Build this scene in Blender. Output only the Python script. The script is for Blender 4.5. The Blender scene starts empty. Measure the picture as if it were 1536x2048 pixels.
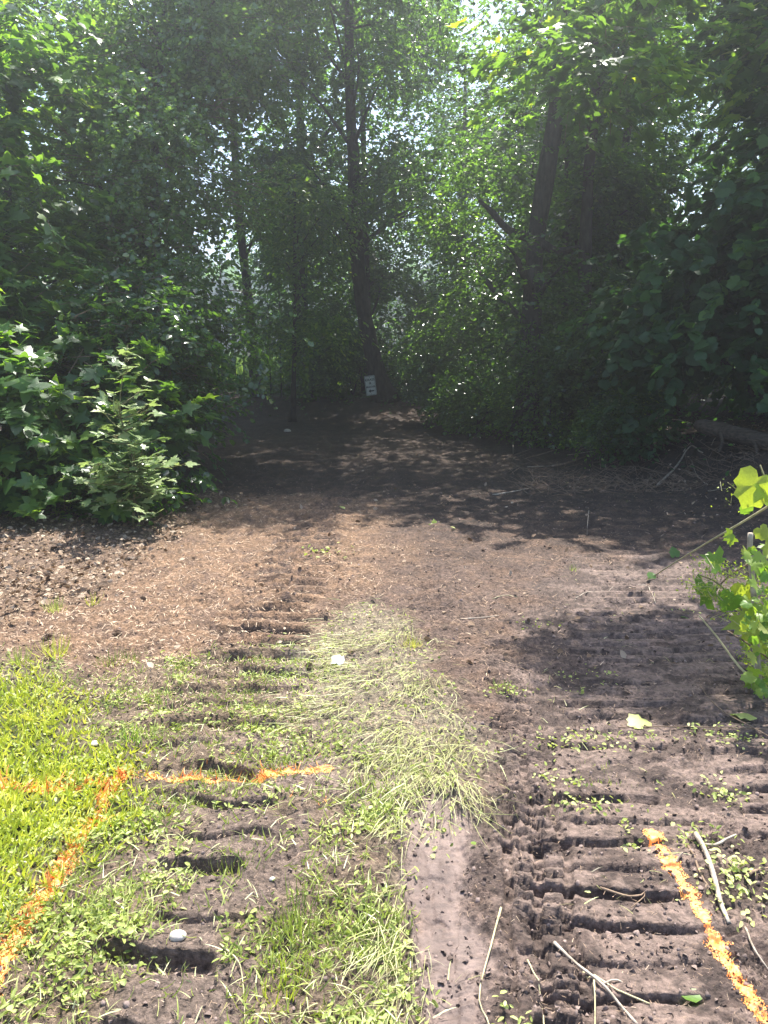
import bpy, math, numpy as np
from mathutils import Vector, Matrix, Quaternion

# ------------------------------------------------------------------ camera, world, sun, exposure
SC = bpy.context.scene
C = SC.collection
CAM_H = 1.6
PITCH = math.radians(11.9)
cam_d = bpy.data.cameras.new("camera")
cam = bpy.data.objects.new("camera", cam_d)
C.objects.link(cam)
cam.location = (0, 0, CAM_H)
cam.rotation_euler = (math.pi / 2 - PITCH, 0, 0)
cam_d.sensor_fit = 'VERTICAL'
cam_d.sensor_height = 34.6
cam_d.lens = 26.0
cam_d.clip_start = 0.05
cam_d.clip_end = 3000
SC.camera = cam

SUN_EL = math.radians(64)
SUN_AZ = math.radians(16)            # to the right of the view direction (+Y)
world = bpy.data.worlds.new("World")
SC.world = world
world.use_nodes = True
wn = world.node_tree.nodes
wl = world.node_tree.links
sky = wn.new("ShaderNodeTexSky")
sky.sky_type = 'NISHITA'
sky.sun_disc = False
sky.sun_elevation = SUN_EL
sky.sun_rotation = SUN_AZ
sky.air_density = 1.0
sky.dust_density = 1.5
wl.new(sky.outputs[0], wn["Background"].inputs["Color"])
wn["Background"].inputs["Strength"].default_value = 0.15

sun_d = bpy.data.lights.new("sun", 'SUN')
sun_d.energy = 5.0
sun_d.angle = math.radians(0.53)
sun_d.color = (1.0, 0.955, 0.88)
sun = bpy.data.objects.new("sun", sun_d)
C.objects.link(sun)
S = Vector((math.sin(SUN_AZ) * math.cos(SUN_EL), math.cos(SUN_AZ) * math.cos(SUN_EL), math.sin(SUN_EL)))
sun.rotation_euler = S.to_track_quat('Z', 'Y').to_euler()

SC.view_settings.view_transform = 'Standard'
SC.view_settings.look = 'None'
SC.view_settings.exposure = 1.5
SC.view_settings.gamma = 1.0
SC.view_settings.use_curve_mapping = False
SC.render.engine = 'CYCLES'
SC.cycles.max_bounces = 7
SC.cycles.diffuse_bounces = 4
SC.cycles.glossy_bounces = 2
SC.cycles.transmission_bounces = 4
SC.cycles.volume_bounces = 0
SC.cycles.use_denoising = True
HAZE_DENSITY = 0.0078

# ------------------------------------------------------------------ helpers
rng = np.random.default_rng(7)
F_PX = 26.0 / 34.6 * 2048.0
CX, CY = 768.0, 1024.0
UP = np.array([0.0, 0.0, 1.0])


def ray(px, py):
    """direction of a photo pixel in the world"""
    px = np.asarray(px, float); py = np.asarray(py, float)
    x = (px - CX) / F_PX
    v = -(py - CY) / F_PX
    return np.stack([x, math.cos(PITCH) + v * math.sin(PITCH), -math.sin(PITCH) + v * math.cos(PITCH)], -1)


def G(px, py, z=0.0):
    d = ray(px, py)
    t = (z - CAM_H) / d[..., 2]
    return d[..., 0] * t, d[..., 1] * t


def PT(px, py, Y):
    d = ray(px, py)
    t = Y / d[..., 1]
    return np.array([d[..., 0] * t, Y, CAM_H + d[..., 2] * t])


def hash2(ix, iy, seed):
    h = (ix.astype(np.int64) * 374761393 + iy.astype(np.int64) * 668265263 + seed * 1442695041) & 0xFFFFFFFF
    h = ((h ^ (h >> 13)) * 1274126177) & 0xFFFFFFFF
    h = (h ^ (h >> 16)) & 0xFFFFFFFF
    return h / 4294967295.0


def vnoise(x, y, seed=0):
    """gradient noise, about -1..1"""
    x = np.asarray(x, float); y = np.asarray(y, float)
    x0 = np.floor(x); y0 = np.floor(y)
    fx = x - x0; fy = y - y0
    u = fx * fx * fx * (fx * (fx * 6 - 15) + 10); v = fy * fy * fy * (fy * (fy * 6 - 15) + 10)
    r = []
    for dx, dy in ((0, 0), (1, 0), (0, 1), (1, 1)):
        a = hash2(x0 + dx, y0 + dy, seed) * 2 * math.pi
        r.append(np.cos(a) * (fx - dx) + np.sin(a) * (fy - dy))
    a = r[0] + (r[1] - r[0]) * u
    b = r[2] + (r[3] - r[2]) * u
    return (a + (b - a) * v) * 1.5


def fbm(x, y, seed=0, oct=4, lac=2.03, gain=0.5):
    s = 0; a = 1.0; n = 0
    for i in range(oct):
        s = s + a * vnoise(x * lac ** i + 17.3 * i, y * lac ** i - 9.1 * i, seed + i * 31)
        n += a; a *= gain
    return s / n


def noise3(p, scale, seed):
    q = p / scale
    return (vnoise(q[:, 0], q[:, 1], seed) + vnoise(q[:, 1] + 5.2, q[:, 2], seed + 3) + vnoise(q[:, 2], q[:, 0] + 7.7, seed + 5)) / 1.7


def sstep(a, b, x):
    t = np.clip((x - a) / (b - a), 0, 1)
    return t * t * (3 - 2 * t)


def poly_sd(pxs, x, y):
    """signed distance (positive inside) to a polygon given in photo pixels on the ground"""
    P = np.array([G(a, b) for a, b in pxs])
    n = len(P)
    d2 = np.full(np.shape(x), 1e9); inside = np.zeros(np.shape(x), bool)
    for i in range(n):
        a = P[i]; b = P[(i + 1) % n]
        ex, ey = b - a
        wx = x - a[0]; wy = y - a[1]
        t = np.clip((wx * ex + wy * ey) / (ex * ex + ey * ey + 1e-12), 0, 1)
        d2 = np.minimum(d2, (wx - ex * t) ** 2 + (wy - ey * t) ** 2)
        c = ((a[1] > y) != (b[1] > y)) & (x < (b[0] - a[0]) * (y - a[1]) / (b[1] - a[1] + 1e-12) + a[0])
        inside ^= c
    d = np.sqrt(d2)
    return np.where(inside, d, -d)


def line_d(P, x, y):
    d2 = np.full(np.shape(x), 1e9)
    for a, b in zip(P[:-1], P[1:]):
        ex, ey = b[0] - a[0], b[1] - a[1]
        wx = x - a[0]; wy = y - a[1]
        t = np.clip((wx * ex + wy * ey) / (ex * ex + ey * ey + 1e-12), 0, 1)
        d2 = np.minimum(d2, (wx - ex * t) ** 2 + (wy - ey * t) ** 2)
    return np.sqrt(d2)


def norm(a):
    return a / (np.linalg.norm(a, axis=-1, keepdims=True) + 1e-12)


def mesh(name, V, F, mat=None, attr=None, col=None, smooth=False, matidx=None, mats=None):
    V = np.asarray(V, np.float32).reshape(-1, 3); F = np.asarray(F, np.int32)
    k = F.shape[1]
    me = bpy.data.meshes.new(name)
    me.vertices.add(len(V)); me.vertices.foreach_set("co", V.ravel())
    me.loops.add(F.size); me.loops.foreach_set("vertex_index", F.ravel())
    me.polygons.add(len(F))
    me.polygons.foreach_set("loop_start", np.arange(0, F.size, k, dtype=np.int32))
    me.polygons.foreach_set("loop_total", np.full(len(F), k, np.int32))
    if smooth:
        me.polygons.foreach_set("use_smooth", np.ones(len(F), bool))
    if attr is not None:
        a = me.attributes.new("tint", 'FLOAT', 'POINT'); a.data.foreach_set("value", np.asarray(attr, np.float32))
    if col is not None:
        a = me.attributes.new("gcol", 'FLOAT_COLOR', 'POINT'); a.data.foreach_set("color", np.asarray(col, np.float32).ravel())
    me.update(calc_edges=True)
    for m in (mats or ([mat] if mat else [])):
        me.materials.append(m)
    if matidx is not None:
        me.polygons.foreach_set("material_index", np.asarray(matidx, np.int32))
    return me


def obj(name, me, parent=None, kind=None, label=None, cat=None, group=None, loc=None):
    o = bpy.data.objects.new(name, me); C.objects.link(o)
    if parent is not None: o.parent = parent
    if loc is not None: o.location = loc
    if kind: o["kind"] = kind
    if label: o["label"] = label
    if cat: o["category"] = cat
    if group: o["group"] = group
    return o


class Acc:
    """collects quads or tris of one size"""
    def __init__(s): s.V = []; s.F = []; s.A = []; s.n = 0
    def add(s, V, F, a=0.5):
        V = np.asarray(V, float).reshape(-1, 3)
        s.V.append(V); s.F.append(np.asarray(F) + s.n); s.n += len(V)
        s.A.append(np.broadcast_to(np.asarray(a, float), (len(V),)))
    def mesh(s, name, mat, smooth=False):
        return mesh(name, np.concatenate(s.V), np.concatenate(s.F), mat, np.concatenate(s.A), smooth=smooth)


def tube(P, R, sides=8, bump=0.0, seed=0, cap=True):
    P = np.asarray(P, float); n = len(P)
    R = np.broadcast_to(np.asarray(R, float), (n,))
    T = norm(np.gradient(P, axis=0))
    ref = np.array([0.0, 1.0, 0.0]) if abs(T[0][1]) < 0.8 else np.array([1.0, 0, 0])
    N = []
    for t in T:
        ref = ref - t * np.dot(ref, t); ref = ref / (np.linalg.norm(ref) + 1e-9); N.append(ref)
    N = np.array(N); B = np.cross(T, N)
    a = np.arange(sides) / sides * 2 * math.pi
    rr = R[:, None] * np.ones((n, sides))
    if bump:
        rs = np.random.default_rng(seed)
        rr = rr * (1 + bump * (rs.random((n, sides)) - 0.5) + bump * 0.8 * np.sin(a * 2 + rs.random() * 6 + np.arange(n)[:, None] * 0.4))
    V = P[:, None, :] + rr[..., None] * (np.cos(a)[None, :, None] * N[:, None, :] + np.sin(a)[None, :, None] * B[:, None, :])
    V = V.reshape(-1, 3)
    i = np.arange(n - 1)[:, None] * sides; j = np.arange(sides)[None, :]; j2 = (j + 1) % sides
    F = np.stack([i + j, i + j2, i + sides + j2, i + sides + j], -1).reshape(-1, 4)
    if cap:
        V = np.vstack([V, P[0:1], P[-1:]])
        c0, c1 = n * sides, n * sides + 1
        b = (n - 1) * sides
        Fc = [[c0, (k + 1) % sides, k, k] for k in range(0)]
        k = np.arange(0, sides - 1, 2)
        e0 = np.stack([np.full(len(k), c0), (k + 2) % sides, (k + 1) % sides, k], -1)
        e1 = np.stack([np.full(len(k), c1), b + k, b + (k + 1) % sides, b + (k + 2) % sides], -1)
        if sides % 2 == 0:
            F = np.vstack([F, e0, e1])
    return V, F


def smooth_path(pts, n):
    """Catmull-Rom through the points"""
    P = np.asarray(pts, float)
    if len(P) == 2:
        t = np.linspace(0, 1, n)[:, None]; return P[0] * (1 - t) + P[1] * t
    Q = np.vstack([2 * P[0] - P[1], P, 2 * P[-1] - P[-2]])
    out = []
    for u in np.linspace(0, len(P) - 1 - 1e-6, n):
        i = int(u); t = u - i
        a, b, c, d = Q[i], Q[i + 1], Q[i + 2], Q[i + 3]
        out.append(0.5 * ((2 * b) + (c - a) * t + (2 * a - 5 * b + 4 * c - d) * t * t + (3 * b - a - 3 * c + d) * t ** 3))
    return np.array(out)


# ------------------------------------------------------------------ materials
def new_mat(name):
    m = bpy.data.materials.new(name); m.use_nodes = True
    nt = m.node_tree
    return m, nt, nt.nodes, nt.links, nt.nodes["Principled BSDF"]


def leaf_mat(name, stops, trans, tmix=0.45, rough=0.36, spec=0.5, vein=False):
    """leaf: glossy waxy face + light coming through; 'tint' varies colour leaf by leaf"""
    m, nt, N, L, bs = new_mat(name)
    at = N.new("ShaderNodeAttribute"); at.attribute_name = "tint"
    cr = N.new("ShaderNodeValToRGB")
    el = cr.color_ramp.elements
    for k, (p, c) in enumerate(stops):
        e = el[k] if k < 2 else el.new(p)
        e.position = p; e.color = (*c, 1)
    L.new(at.outputs["Fac"], cr.inputs[0])
    tc = N.new("ShaderNodeTexCoord")
    nz = N.new("ShaderNodeTexNoise"); nz.inputs["Scale"].default_value = 18; nz.inputs["Detail"].default_value = 3
    L.new(tc.outputs["Object"], nz.inputs["Vector"])
    mr = N.new("ShaderNodeMapRange"); mr.inputs["To Min"].default_value = 0.72; mr.inputs["To Max"].default_value = 1.25
    L.new(nz.outputs[0], mr.inputs["Value"])
    mx = N.new("ShaderNodeVectorMath"); mx.operation = 'MULTIPLY'
    L.new(cr.outputs[0], mx.inputs[0]); L.new(mr.outputs[0], mx.inputs[1])
    L.new(mx.outputs[0], bs.inputs["Base Color"])
    bs.inputs["Roughness"].default_value = rough
    bs.inputs["Specular IOR Level"].default_value = spec
    tr = N.new("ShaderNodeBsdfTranslucent")
    tm = N.new("ShaderNodeVectorMath"); tm.operation = 'MULTIPLY'
    L.new(mx.outputs[0], tm.inputs[0]); tm.inputs[1].default_value = trans
    L.new(tm.outputs[0], tr.inputs["Color"])
    ms = N.new("ShaderNodeMixShader"); ms.inputs[0].default_value = tmix
    L.new(bs.outputs[0], ms.inputs[1]); L.new(tr.outputs[0], ms.inputs[2])
    L.new(ms.outputs[0], N["Material Output"].inputs["Surface"])
    return m


def bark_mat(name, c0, c1, scale=(14, 14, 2.5)):
    m, nt, N, L, bs = new_mat(name)
    tc = N.new("ShaderNodeTexCoord"); mp = N.new("ShaderNodeMapping"); mp.inputs["Scale"].default_value = scale
    nz = N.new("ShaderNodeTexNoise"); nz.inputs["Scale"].default_value = 1.6; nz.inputs["Detail"].default_value = 8; nz.inputs["Roughness"].default_value = .65
    L.new(tc.outputs["Object"], mp.inputs[0]); L.new(mp.outputs[0], nz.inputs["Vector"])
    cr = N.new("ShaderNodeValToRGB"); cr.color_ramp.elements[0].position = .35; cr.color_ramp.elements[1].position = .68
    cr.color_ramp.elements[0].color = (*c0, 1); cr.color_ramp.elements[1].color = (*c1, 1)
    L.new(nz.outputs[0], cr.inputs[0]); L.new(cr.outputs[0], bs.inputs["Base Color"])
    bp = N.new("ShaderNodeBump"); bp.inputs["Strength"].default_value = .7; bp.inputs["Distance"].default_value = .03
    L.new(nz.outputs[0], bp.inputs["Height"]); L.new(bp.outputs[0], bs.inputs["Normal"])
    bs.inputs["Roughness"].default_value = .9; bs.inputs["Specular IOR Level"].default_value = .2
    return m


def plain_mat(name, c, rough=.7, spec=.3, var=.25, scale=30, tint=False, c2=None, bump=0.0):
    m, nt, N, L, bs = new_mat(name)
    tc = N.new("ShaderNodeTexCoord"); nz = N.new("ShaderNodeTexNoise"); nz.inputs["Scale"].default_value = scale; nz.inputs["Detail"].default_value = 5
    L.new(tc.outputs["Object"], nz.inputs["Vector"])
    cr = N.new("ShaderNodeValToRGB"); cr.color_ramp.elements[0].position = .3; cr.color_ramp.elements[1].position = .7
    c2 = c2 or tuple(min(1, v * (1 + var)) for v in c)
    cr.color_ramp.elements[0].color = (*[v * (1 - var) for v in c], 1); cr.color_ramp.elements[1].color = (*c2, 1)
    if tint:
        at = N.new("ShaderNodeAttribute"); at.attribute_name = "tint"
        ad = N.new("ShaderNodeMath"); ad.operation = 'MULTIPLY_ADD'; ad.inputs[1].default_value = .35
        L.new(nz.outputs[0], ad.inputs[0]); 
        sb = N.new("ShaderNodeMath"); sb.operation = 'MULTIPLY'; sb.inputs[1].default_value = .75
        L.new(at.outputs["Fac"], sb.inputs[0]); L.new(sb.outputs[0], ad.inputs[2]); L.new(ad.outputs[0], cr.inputs[0])
    else:
        L.new(nz.outputs[0], cr.inputs[0])
    L.new(cr.outputs[0], bs.inputs["Base Color"])
    if bump:
        bp = N.new("ShaderNodeBump"); bp.inputs["Strength"].default_value = .8; bp.inputs["Distance"].default_value = bump
        L.new(nz.outputs[0], bp.inputs["Height"]); L.new(bp.outputs[0], bs.inputs["Normal"])
    bs.inputs["Roughness"].default_value = rough; bs.inputs["Specular IOR Level"].default_value = spec
    return m


M = {}
M['maple'] = leaf_mat("maple_leaf", [(0, (.035, .082, .03)), (.6, (.08, .165, .045)), (1, (.17, .25, .04))], (3.8, 3.3, .8), .5, .36)
M['poplar'] = leaf_mat("poplar_leaf", [(0, (.05, .095, .04)), (.6, (.125, .20, .07)), (1, (.20, .27, .10))], (2.9, 3.0, 1.2), .45, .2, 1.0)  # lightened to paint in the silvery sheen of direct sun
M['wood'] = leaf_mat("woodland_leaf", [(0, (.028, .06, .024)), (.7, (.07, .13, .04)), (1, (.14, .21, .045))], (3.6, 3.8, 1.1), .5, .2, 1.0)
M['vine'] = leaf_mat("vine_leaf", [(0, (.024, .065, .03)), (.7, (.042, .1, .038)), (1, (.09, .18, .04))], (3.2, 3.4, 1.1), .4, .5, .4)
M['bright'] = leaf_mat("sunlit_grape_leaf", [(0, (.09, .19, .035)), (.6, (.15, .27, .045)), (1, (.28, .34, .06))], (2.4, 2.3, .8), .5, .42)
M['sap'] = leaf_mat('sapling_leaf', [(0, (.13, .20, .07)), (.6, (.24, .32, .13)), (1, (.36, .42, .2))], (1.3, 1.4, .8), .35, .35, .8)  # paled so the sun's sheen is painted into the leaf colour
M['lawn'] = leaf_mat("lawn_blade", [(0, (.26, .34, .035)), (.6, (.48, .53, .06)), (1, (.64, .60, .14))], (1.5, 1.45, 1.0), .35, .5, .3)
M['straw'] = leaf_mat("flattened_blade", [(0, (.15, .125, .06)), (.22, (.24, .22, .09)), (.5, (.40, .42, .16)), (1, (.60, .60, .34))], (1.1, 1.1, .8), .15, .45, .45)
M['weed'] = leaf_mat("weed_leaf", [(0, (.13, .17, .04)), (.5, (.33, .39, .10)), (1, (.52, .55, .22))], (1.5, 1.6, .8), .3, .5, .35)
M['meadow'] = leaf_mat("meadow_blade", [(0, (.10, .17, .04)), (1, (.24, .33, .09))], (1.8, 1.9, 1), .4, .6, .2)
M['dry'] = leaf_mat("dry_leaf", [(0, (.09, .06, .04)), (.5, (.24, .16, .10)), (1, (.44, .35, .26))], (1.1, 1, .8), .12, .7, .2)
M['mulch'] = plain_mat("mulch_fibre", (.26, .165, .10), .85, .15, .5, 8, tint=True, c2=(.66, .50, .35))
M['darkmulch'] = plain_mat("dark_fibre", (.12, .078, .055), .85, .15, .6, 8, tint=True, c2=(.40, .28, .19))
M['clod'] = plain_mat("soil_clod", (.13, .095, .08), .85, .2, .4, 60, tint=True, c2=(.24, .18, .155), bump=.004)
M['bark'] = bark_mat("grey_bark", (.020, .017, .014), (.085, .074, .062), (9, 9, 3.2))
M['bark_log'] = bark_mat("log_bark", (.028, .021, .016), (.12, .092, .068), (4, 26, 26))
M['stem'] = plain_mat("green_stem", (.16, .15, .06), .6, .3, .4, 20)
M['stick'] = plain_mat("pale_stick", (.34, .27, .2), .7, .3, .45, 25, c2=(.5, .43, .34), bump=.002)
M['twig'] = plain_mat("brown_twig", (.20, .14, .095), .75, .2, .4, 25, bump=.002)
M['straw_stem'] = plain_mat("straw_stem", (.44, .39, .22), .55, .4, .3, 25)
M['stone'] = plain_mat("pale_stone", (.50, .45, .39), .7, .3, .15, 40, bump=.003)
M['litter'] = plain_mat("white_paper", (.80, .79, .77), .6, .3, .06, 12)
M['sign'] = plain_mat("sign_white", (.62, .64, .63), .5, .4, .12, 9)
M['ink'] = plain_mat("sign_black", (.02, .02, .02), .5, .3, .1, 9)
M['metal'] = plain_mat("bolt_metal", (.08, .08, .08), .5, .5, .1, 9)
M['cone'] = plain_mat("cone_scale", (.16, .10, .065), .8, .2, .4, 30, c2=(.34, .25, .18))


def paint_material():
    m, nt, N, L, bs = new_mat("orange_marking_paint")
    tc = N.new("ShaderNodeTexCoord"); nz = N.new("ShaderNodeTexNoise"); nz.inputs["Scale"].default_value = 22; nz.inputs["Detail"].default_value = 7; nz.inputs["Roughness"].default_value = .7
    L.new(tc.outputs["Object"], nz.inputs["Vector"])
    cr = N.new("ShaderNodeValToRGB")
    e = cr.color_ramp.elements
    e[0].position = .34; e[0].color = (.36, .15, .06, 1)
    e[1].position = .62; e[1].color = (.95, .42, .09, 1)
    k = e.new(.46); k.color = (.80, .27, .06, 1)
    k = e.new(.72); k.color = (.95, .62, .20, 1)
    L.new(nz.outputs[0], cr.inputs[0]); L.new(cr.outputs[0], bs.inputs["Base Color"])
    bs.inputs["Roughness"].default_value = .55
    return m


M['paint'] = paint_material()


def ground_material():
    m, nt, N, L, bs = new_mat("ground_soil")
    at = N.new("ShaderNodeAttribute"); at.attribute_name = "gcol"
    tc = N.new("ShaderNodeTexCoord")
    n1 = N.new("ShaderNodeTexNoise"); n1.inputs["Scale"].default_value = 42; n1.inputs["Detail"].default_value = 9; n1.inputs["Roughness"].default_value = .72
    n2 = N.new("ShaderNodeTexNoise"); n2.inputs["Scale"].default_value = 5; n2.inputs["Detail"].default_value = 6; n2.inputs["Roughness"].default_value = .7
    mu = N.new("ShaderNodeTexMusgrave") if hasattr(bpy.types, "ShaderNodeTexMusgrave") else None
    for n in (n1, n2): L.new(tc.outputs["Object"], n.inputs["Vector"])
    r1 = N.new("ShaderNodeMapRange"); r1.inputs["From Min"].default_value = .38; r1.inputs["From Max"].default_value = .62
    r1.inputs["To Min"].default_value = .42; r1.inputs["To Max"].default_value = 1.4  # hollows of the fine noise darkened, crevice shade painted in
    L.new(n1.outputs[0], r1.inputs["Value"])
    r2 = N.new("ShaderNodeMapRange"); r2.inputs["From Min"].default_value = .3; r2.inputs["From Max"].default_value = .7
    r2.inputs["To Min"].default_value = .78; r2.inputs["To Max"].default_value = 1.2
    L.new(n2.outputs[0], r2.inputs["Value"])
    a = N.new("ShaderNodeMath"); a.operation = 'MULTIPLY'; calm = N.new("ShaderNodeMapRange"); calm.inputs["From Min"].default_value = .5; calm.inputs["From Max"].default_value = 1.0
    calm.inputs["To Min"].default_value = 0; calm.inputs["To Max"].default_value = .75; L.new(at.outputs["Alpha"], calm.inputs["Value"])
    mxf = N.new("ShaderNodeMix"); mxf.data_type = 'FLOAT'; L.new(calm.outputs[0], mxf.inputs[0]); L.new(r1.outputs[0], mxf.inputs[2]); mxf.inputs[3].default_value = 1.0
    L.new(mxf.outputs[0], a.inputs[0]); L.new(r2.outputs[0], a.inputs[1])
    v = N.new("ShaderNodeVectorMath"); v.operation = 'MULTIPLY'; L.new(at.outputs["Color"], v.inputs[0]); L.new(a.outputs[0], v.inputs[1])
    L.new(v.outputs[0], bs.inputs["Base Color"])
    # alpha of gcol = wet smooth mud -> smoother, less relief
    rr = N.new("ShaderNodeMapRange"); rr.inputs["To Min"].default_value = .95; rr.inputs["To Max"].default_value = .66
    L.new(at.outputs["Alpha"], rr.inputs["Value"]); L.new(rr.outputs[0], bs.inputs["Roughness"])
    bs.inputs["Specular IOR Level"].default_value = .35
    n3 = N.new("ShaderNodeTexNoise"); n3.inputs["Scale"].default_value = 130; n3.inputs["Detail"].default_value = 6; n3.inputs["Roughness"].default_value = .7
    L.new(tc.outputs["Object"], n3.inputs["Vector"])
    vo = N.new("ShaderNodeTexVoronoi"); vo.inputs["Scale"].default_value = 70; L.new(tc.outputs["Object"], vo.inputs["Vector"])
    s1 = N.new("ShaderNodeMath"); s1.operation = 'ADD'; L.new(n3.outputs[0], s1.inputs[0]); L.new(n1.outputs[0], s1.inputs[1])
    s2 = N.new("ShaderNodeMath"); s2.operation = 'MULTIPLY_ADD'; s2.inputs[1].default_value = .5
    L.new(vo.outputs["Distance"], s2.inputs[0]); L.new(s1.outputs[0], s2.inputs[2])
    bp = N.new("ShaderNodeBump"); bp.inputs["Distance"].default_value = .012
    st = N.new("ShaderNodeMapRange"); st.inputs["To Min"].default_value = 1.0; st.inputs["To Max"].default_value = .38
    L.new(at.outputs["Alpha"], st.inputs["Value"]); L.new(st.outputs[0], bp.inputs["Strength"])
    L.new(s2.outputs[0], bp.inputs["Height"]); L.new(bp.outputs[0], bs.inputs["Normal"])
    return m


M['ground'] = ground_material()

# ------------------------------------------------------------------ ground: zones and relief
Z_LAWN = [(-900, 1300), (0, 1325), (130, 1360), (210, 1430), (300, 1520), (250, 1600), (215, 1690), (120, 1790), (30, 1870), (-60, 2000), (-900, 2300)]
Z_THIN = [(-900, 1250), (0, 1300), (230, 1350), (420, 1300), (640, 1290), (700, 1420), (840, 1560), (800, 1650), (800, 1750), (850, 2100), (900, 2600), (-900, 2600)]
Z_FLAT = [(670, 1215), (760, 1190), (800, 1230), (870, 1330), (955, 1470), (985, 1600), (880, 1630), (812, 1690), (818, 1850), (835, 2100), (740, 2080), (775, 1800), (740, 1600), (640, 1520), (560, 1400), (600, 1290)]
Z_TAN = [(-900, 1130), (0, 1140), (200, 1120), (340, 1040), (480, 985), (640, 985), (760, 1010), (780, 1120), (700, 1200), (640, 1290), (500, 1500), (330, 1480), (200, 1390), (0, 1320), (-900, 1290)]
Z_LITTER = [(-900, 1030), (0, 1040), (300, 1000), (430, 975), (480, 1000), (330, 1080), (200, 1180), (0, 1240), (-900, 1240)]
Z_MUD = [(800, 1640), (900, 1560), (1000, 1480), (1060, 1300), (1050, 1190), (1150, 1120), (1500, 1110), (2400, 1120), (2600, 2600), (850, 2600), (850, 2000), (810, 1750)]
Z_SLICK = [(806, 1640), (860, 1590), (915, 1640), (935, 1720), (955, 1850), (985, 2050), (985, 2600), (880, 2600), (836, 2000), (804, 1740)]


def zones(x, y):
    w = fbm(x * 2.2, y * 2.2, 5, 4) * 0.24 + fbm(x * 9, y * 9, 55, 4, gain=.7) * 0.12
    g = lambda Z, s, k=1.0, o=0.0: sstep(-s, s, poly_sd(Z, x, y) + w * k + o)
    z = {}
    z['lawn'] = g(Z_LAWN, .20, 1.6, -.09)
    z['thin'] = g(Z_THIN, .12, 1.3)
    z['flat'] = g(Z_FLAT, .14, .9, -.03)
    z['tan'] = g(Z_TAN, .35, 2.0)
    z['litter'] = g(Z_LITTER, .2, 1.5)
    z['mud'] = g(Z_MUD, .28, 2.2)
    z['slick'] = g(Z_SLICK, .05, .55)
    z['bare'] = (1 - sstep(.13, .24, np.abs(x + .52 - .02 * y) + w * .5)) * (1 - sstep(2.3, 3.0, y)) * sstep(-.3, .1, fbm(x * 3, y * 3, 57, 3) + .12)
    return z


def lugs(x, y, cx0, slope, half, spacing, duty, depth, seed, y0, y1, skew=0.0, wob=.03):
    """lug prints of a tracked machine: short trenches across a lane"""
    t = (x - (cx0 + slope * y))
    edge = fbm(x * 7, y * 7, seed + 9, 2) * .03
    s = (y + t * skew + fbm(x * 3.1, y * 3.1, seed, 3) * wob) / spacing
    k = np.floor(s); f = s - k
    r = hash2(k, k * 0 + 3, seed); r2 = hash2(k, k * 0 + 7, seed)
    dz = duty * (.6 + .9 * r)
    # steep at the far edge of the trench, softer towards the near one
    p = sstep(0, .22, f) * (1 - sstep(dz, dz + .05, f))
    lane = 1 - sstep(half * (.5 + .6 * r2), half * (.5 + .6 * r2) + .04, np.abs(t + (r - .5) * half * .5) + edge * 1.6)
    br = sstep(-.5, .0, fbm(x * 3.3, y * 7, seed + 4, 2) + .2)
    on = sstep(y0, y0 + .3, y) * (1 - sstep(y1 - .6, y1, y))
    dome = (1 - ((f - dz) / (1.001 - dz)) ** 2) * (f > dz)
    return (-depth * (.45 + .75 * r) * p + depth * .22 * dome) * lane * br * on, lane * on


def base_h(x, y):
    z = fbm(x * .35, y * .35, 91, 3) * .08 * sstep(2, 12, y)
    # bank along the right of the clearing and soft rise behind the path
    edge = 3.3 + .12 * np.sin(y * .9) - .05 * (y - 8)
    z = z + .42 * sstep(0, 1.5, x - edge) * sstep(6.3, 8.8, y + .35 * (x - 3))
    z = z + .35 * sstep(0, 2.5, y - 17.0 - .25 * np.abs(x)) + .12 * sstep(0, 1.2, -(x + 4.2 - .05 * y)) * sstep(5, 7, y)
    return z


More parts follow.
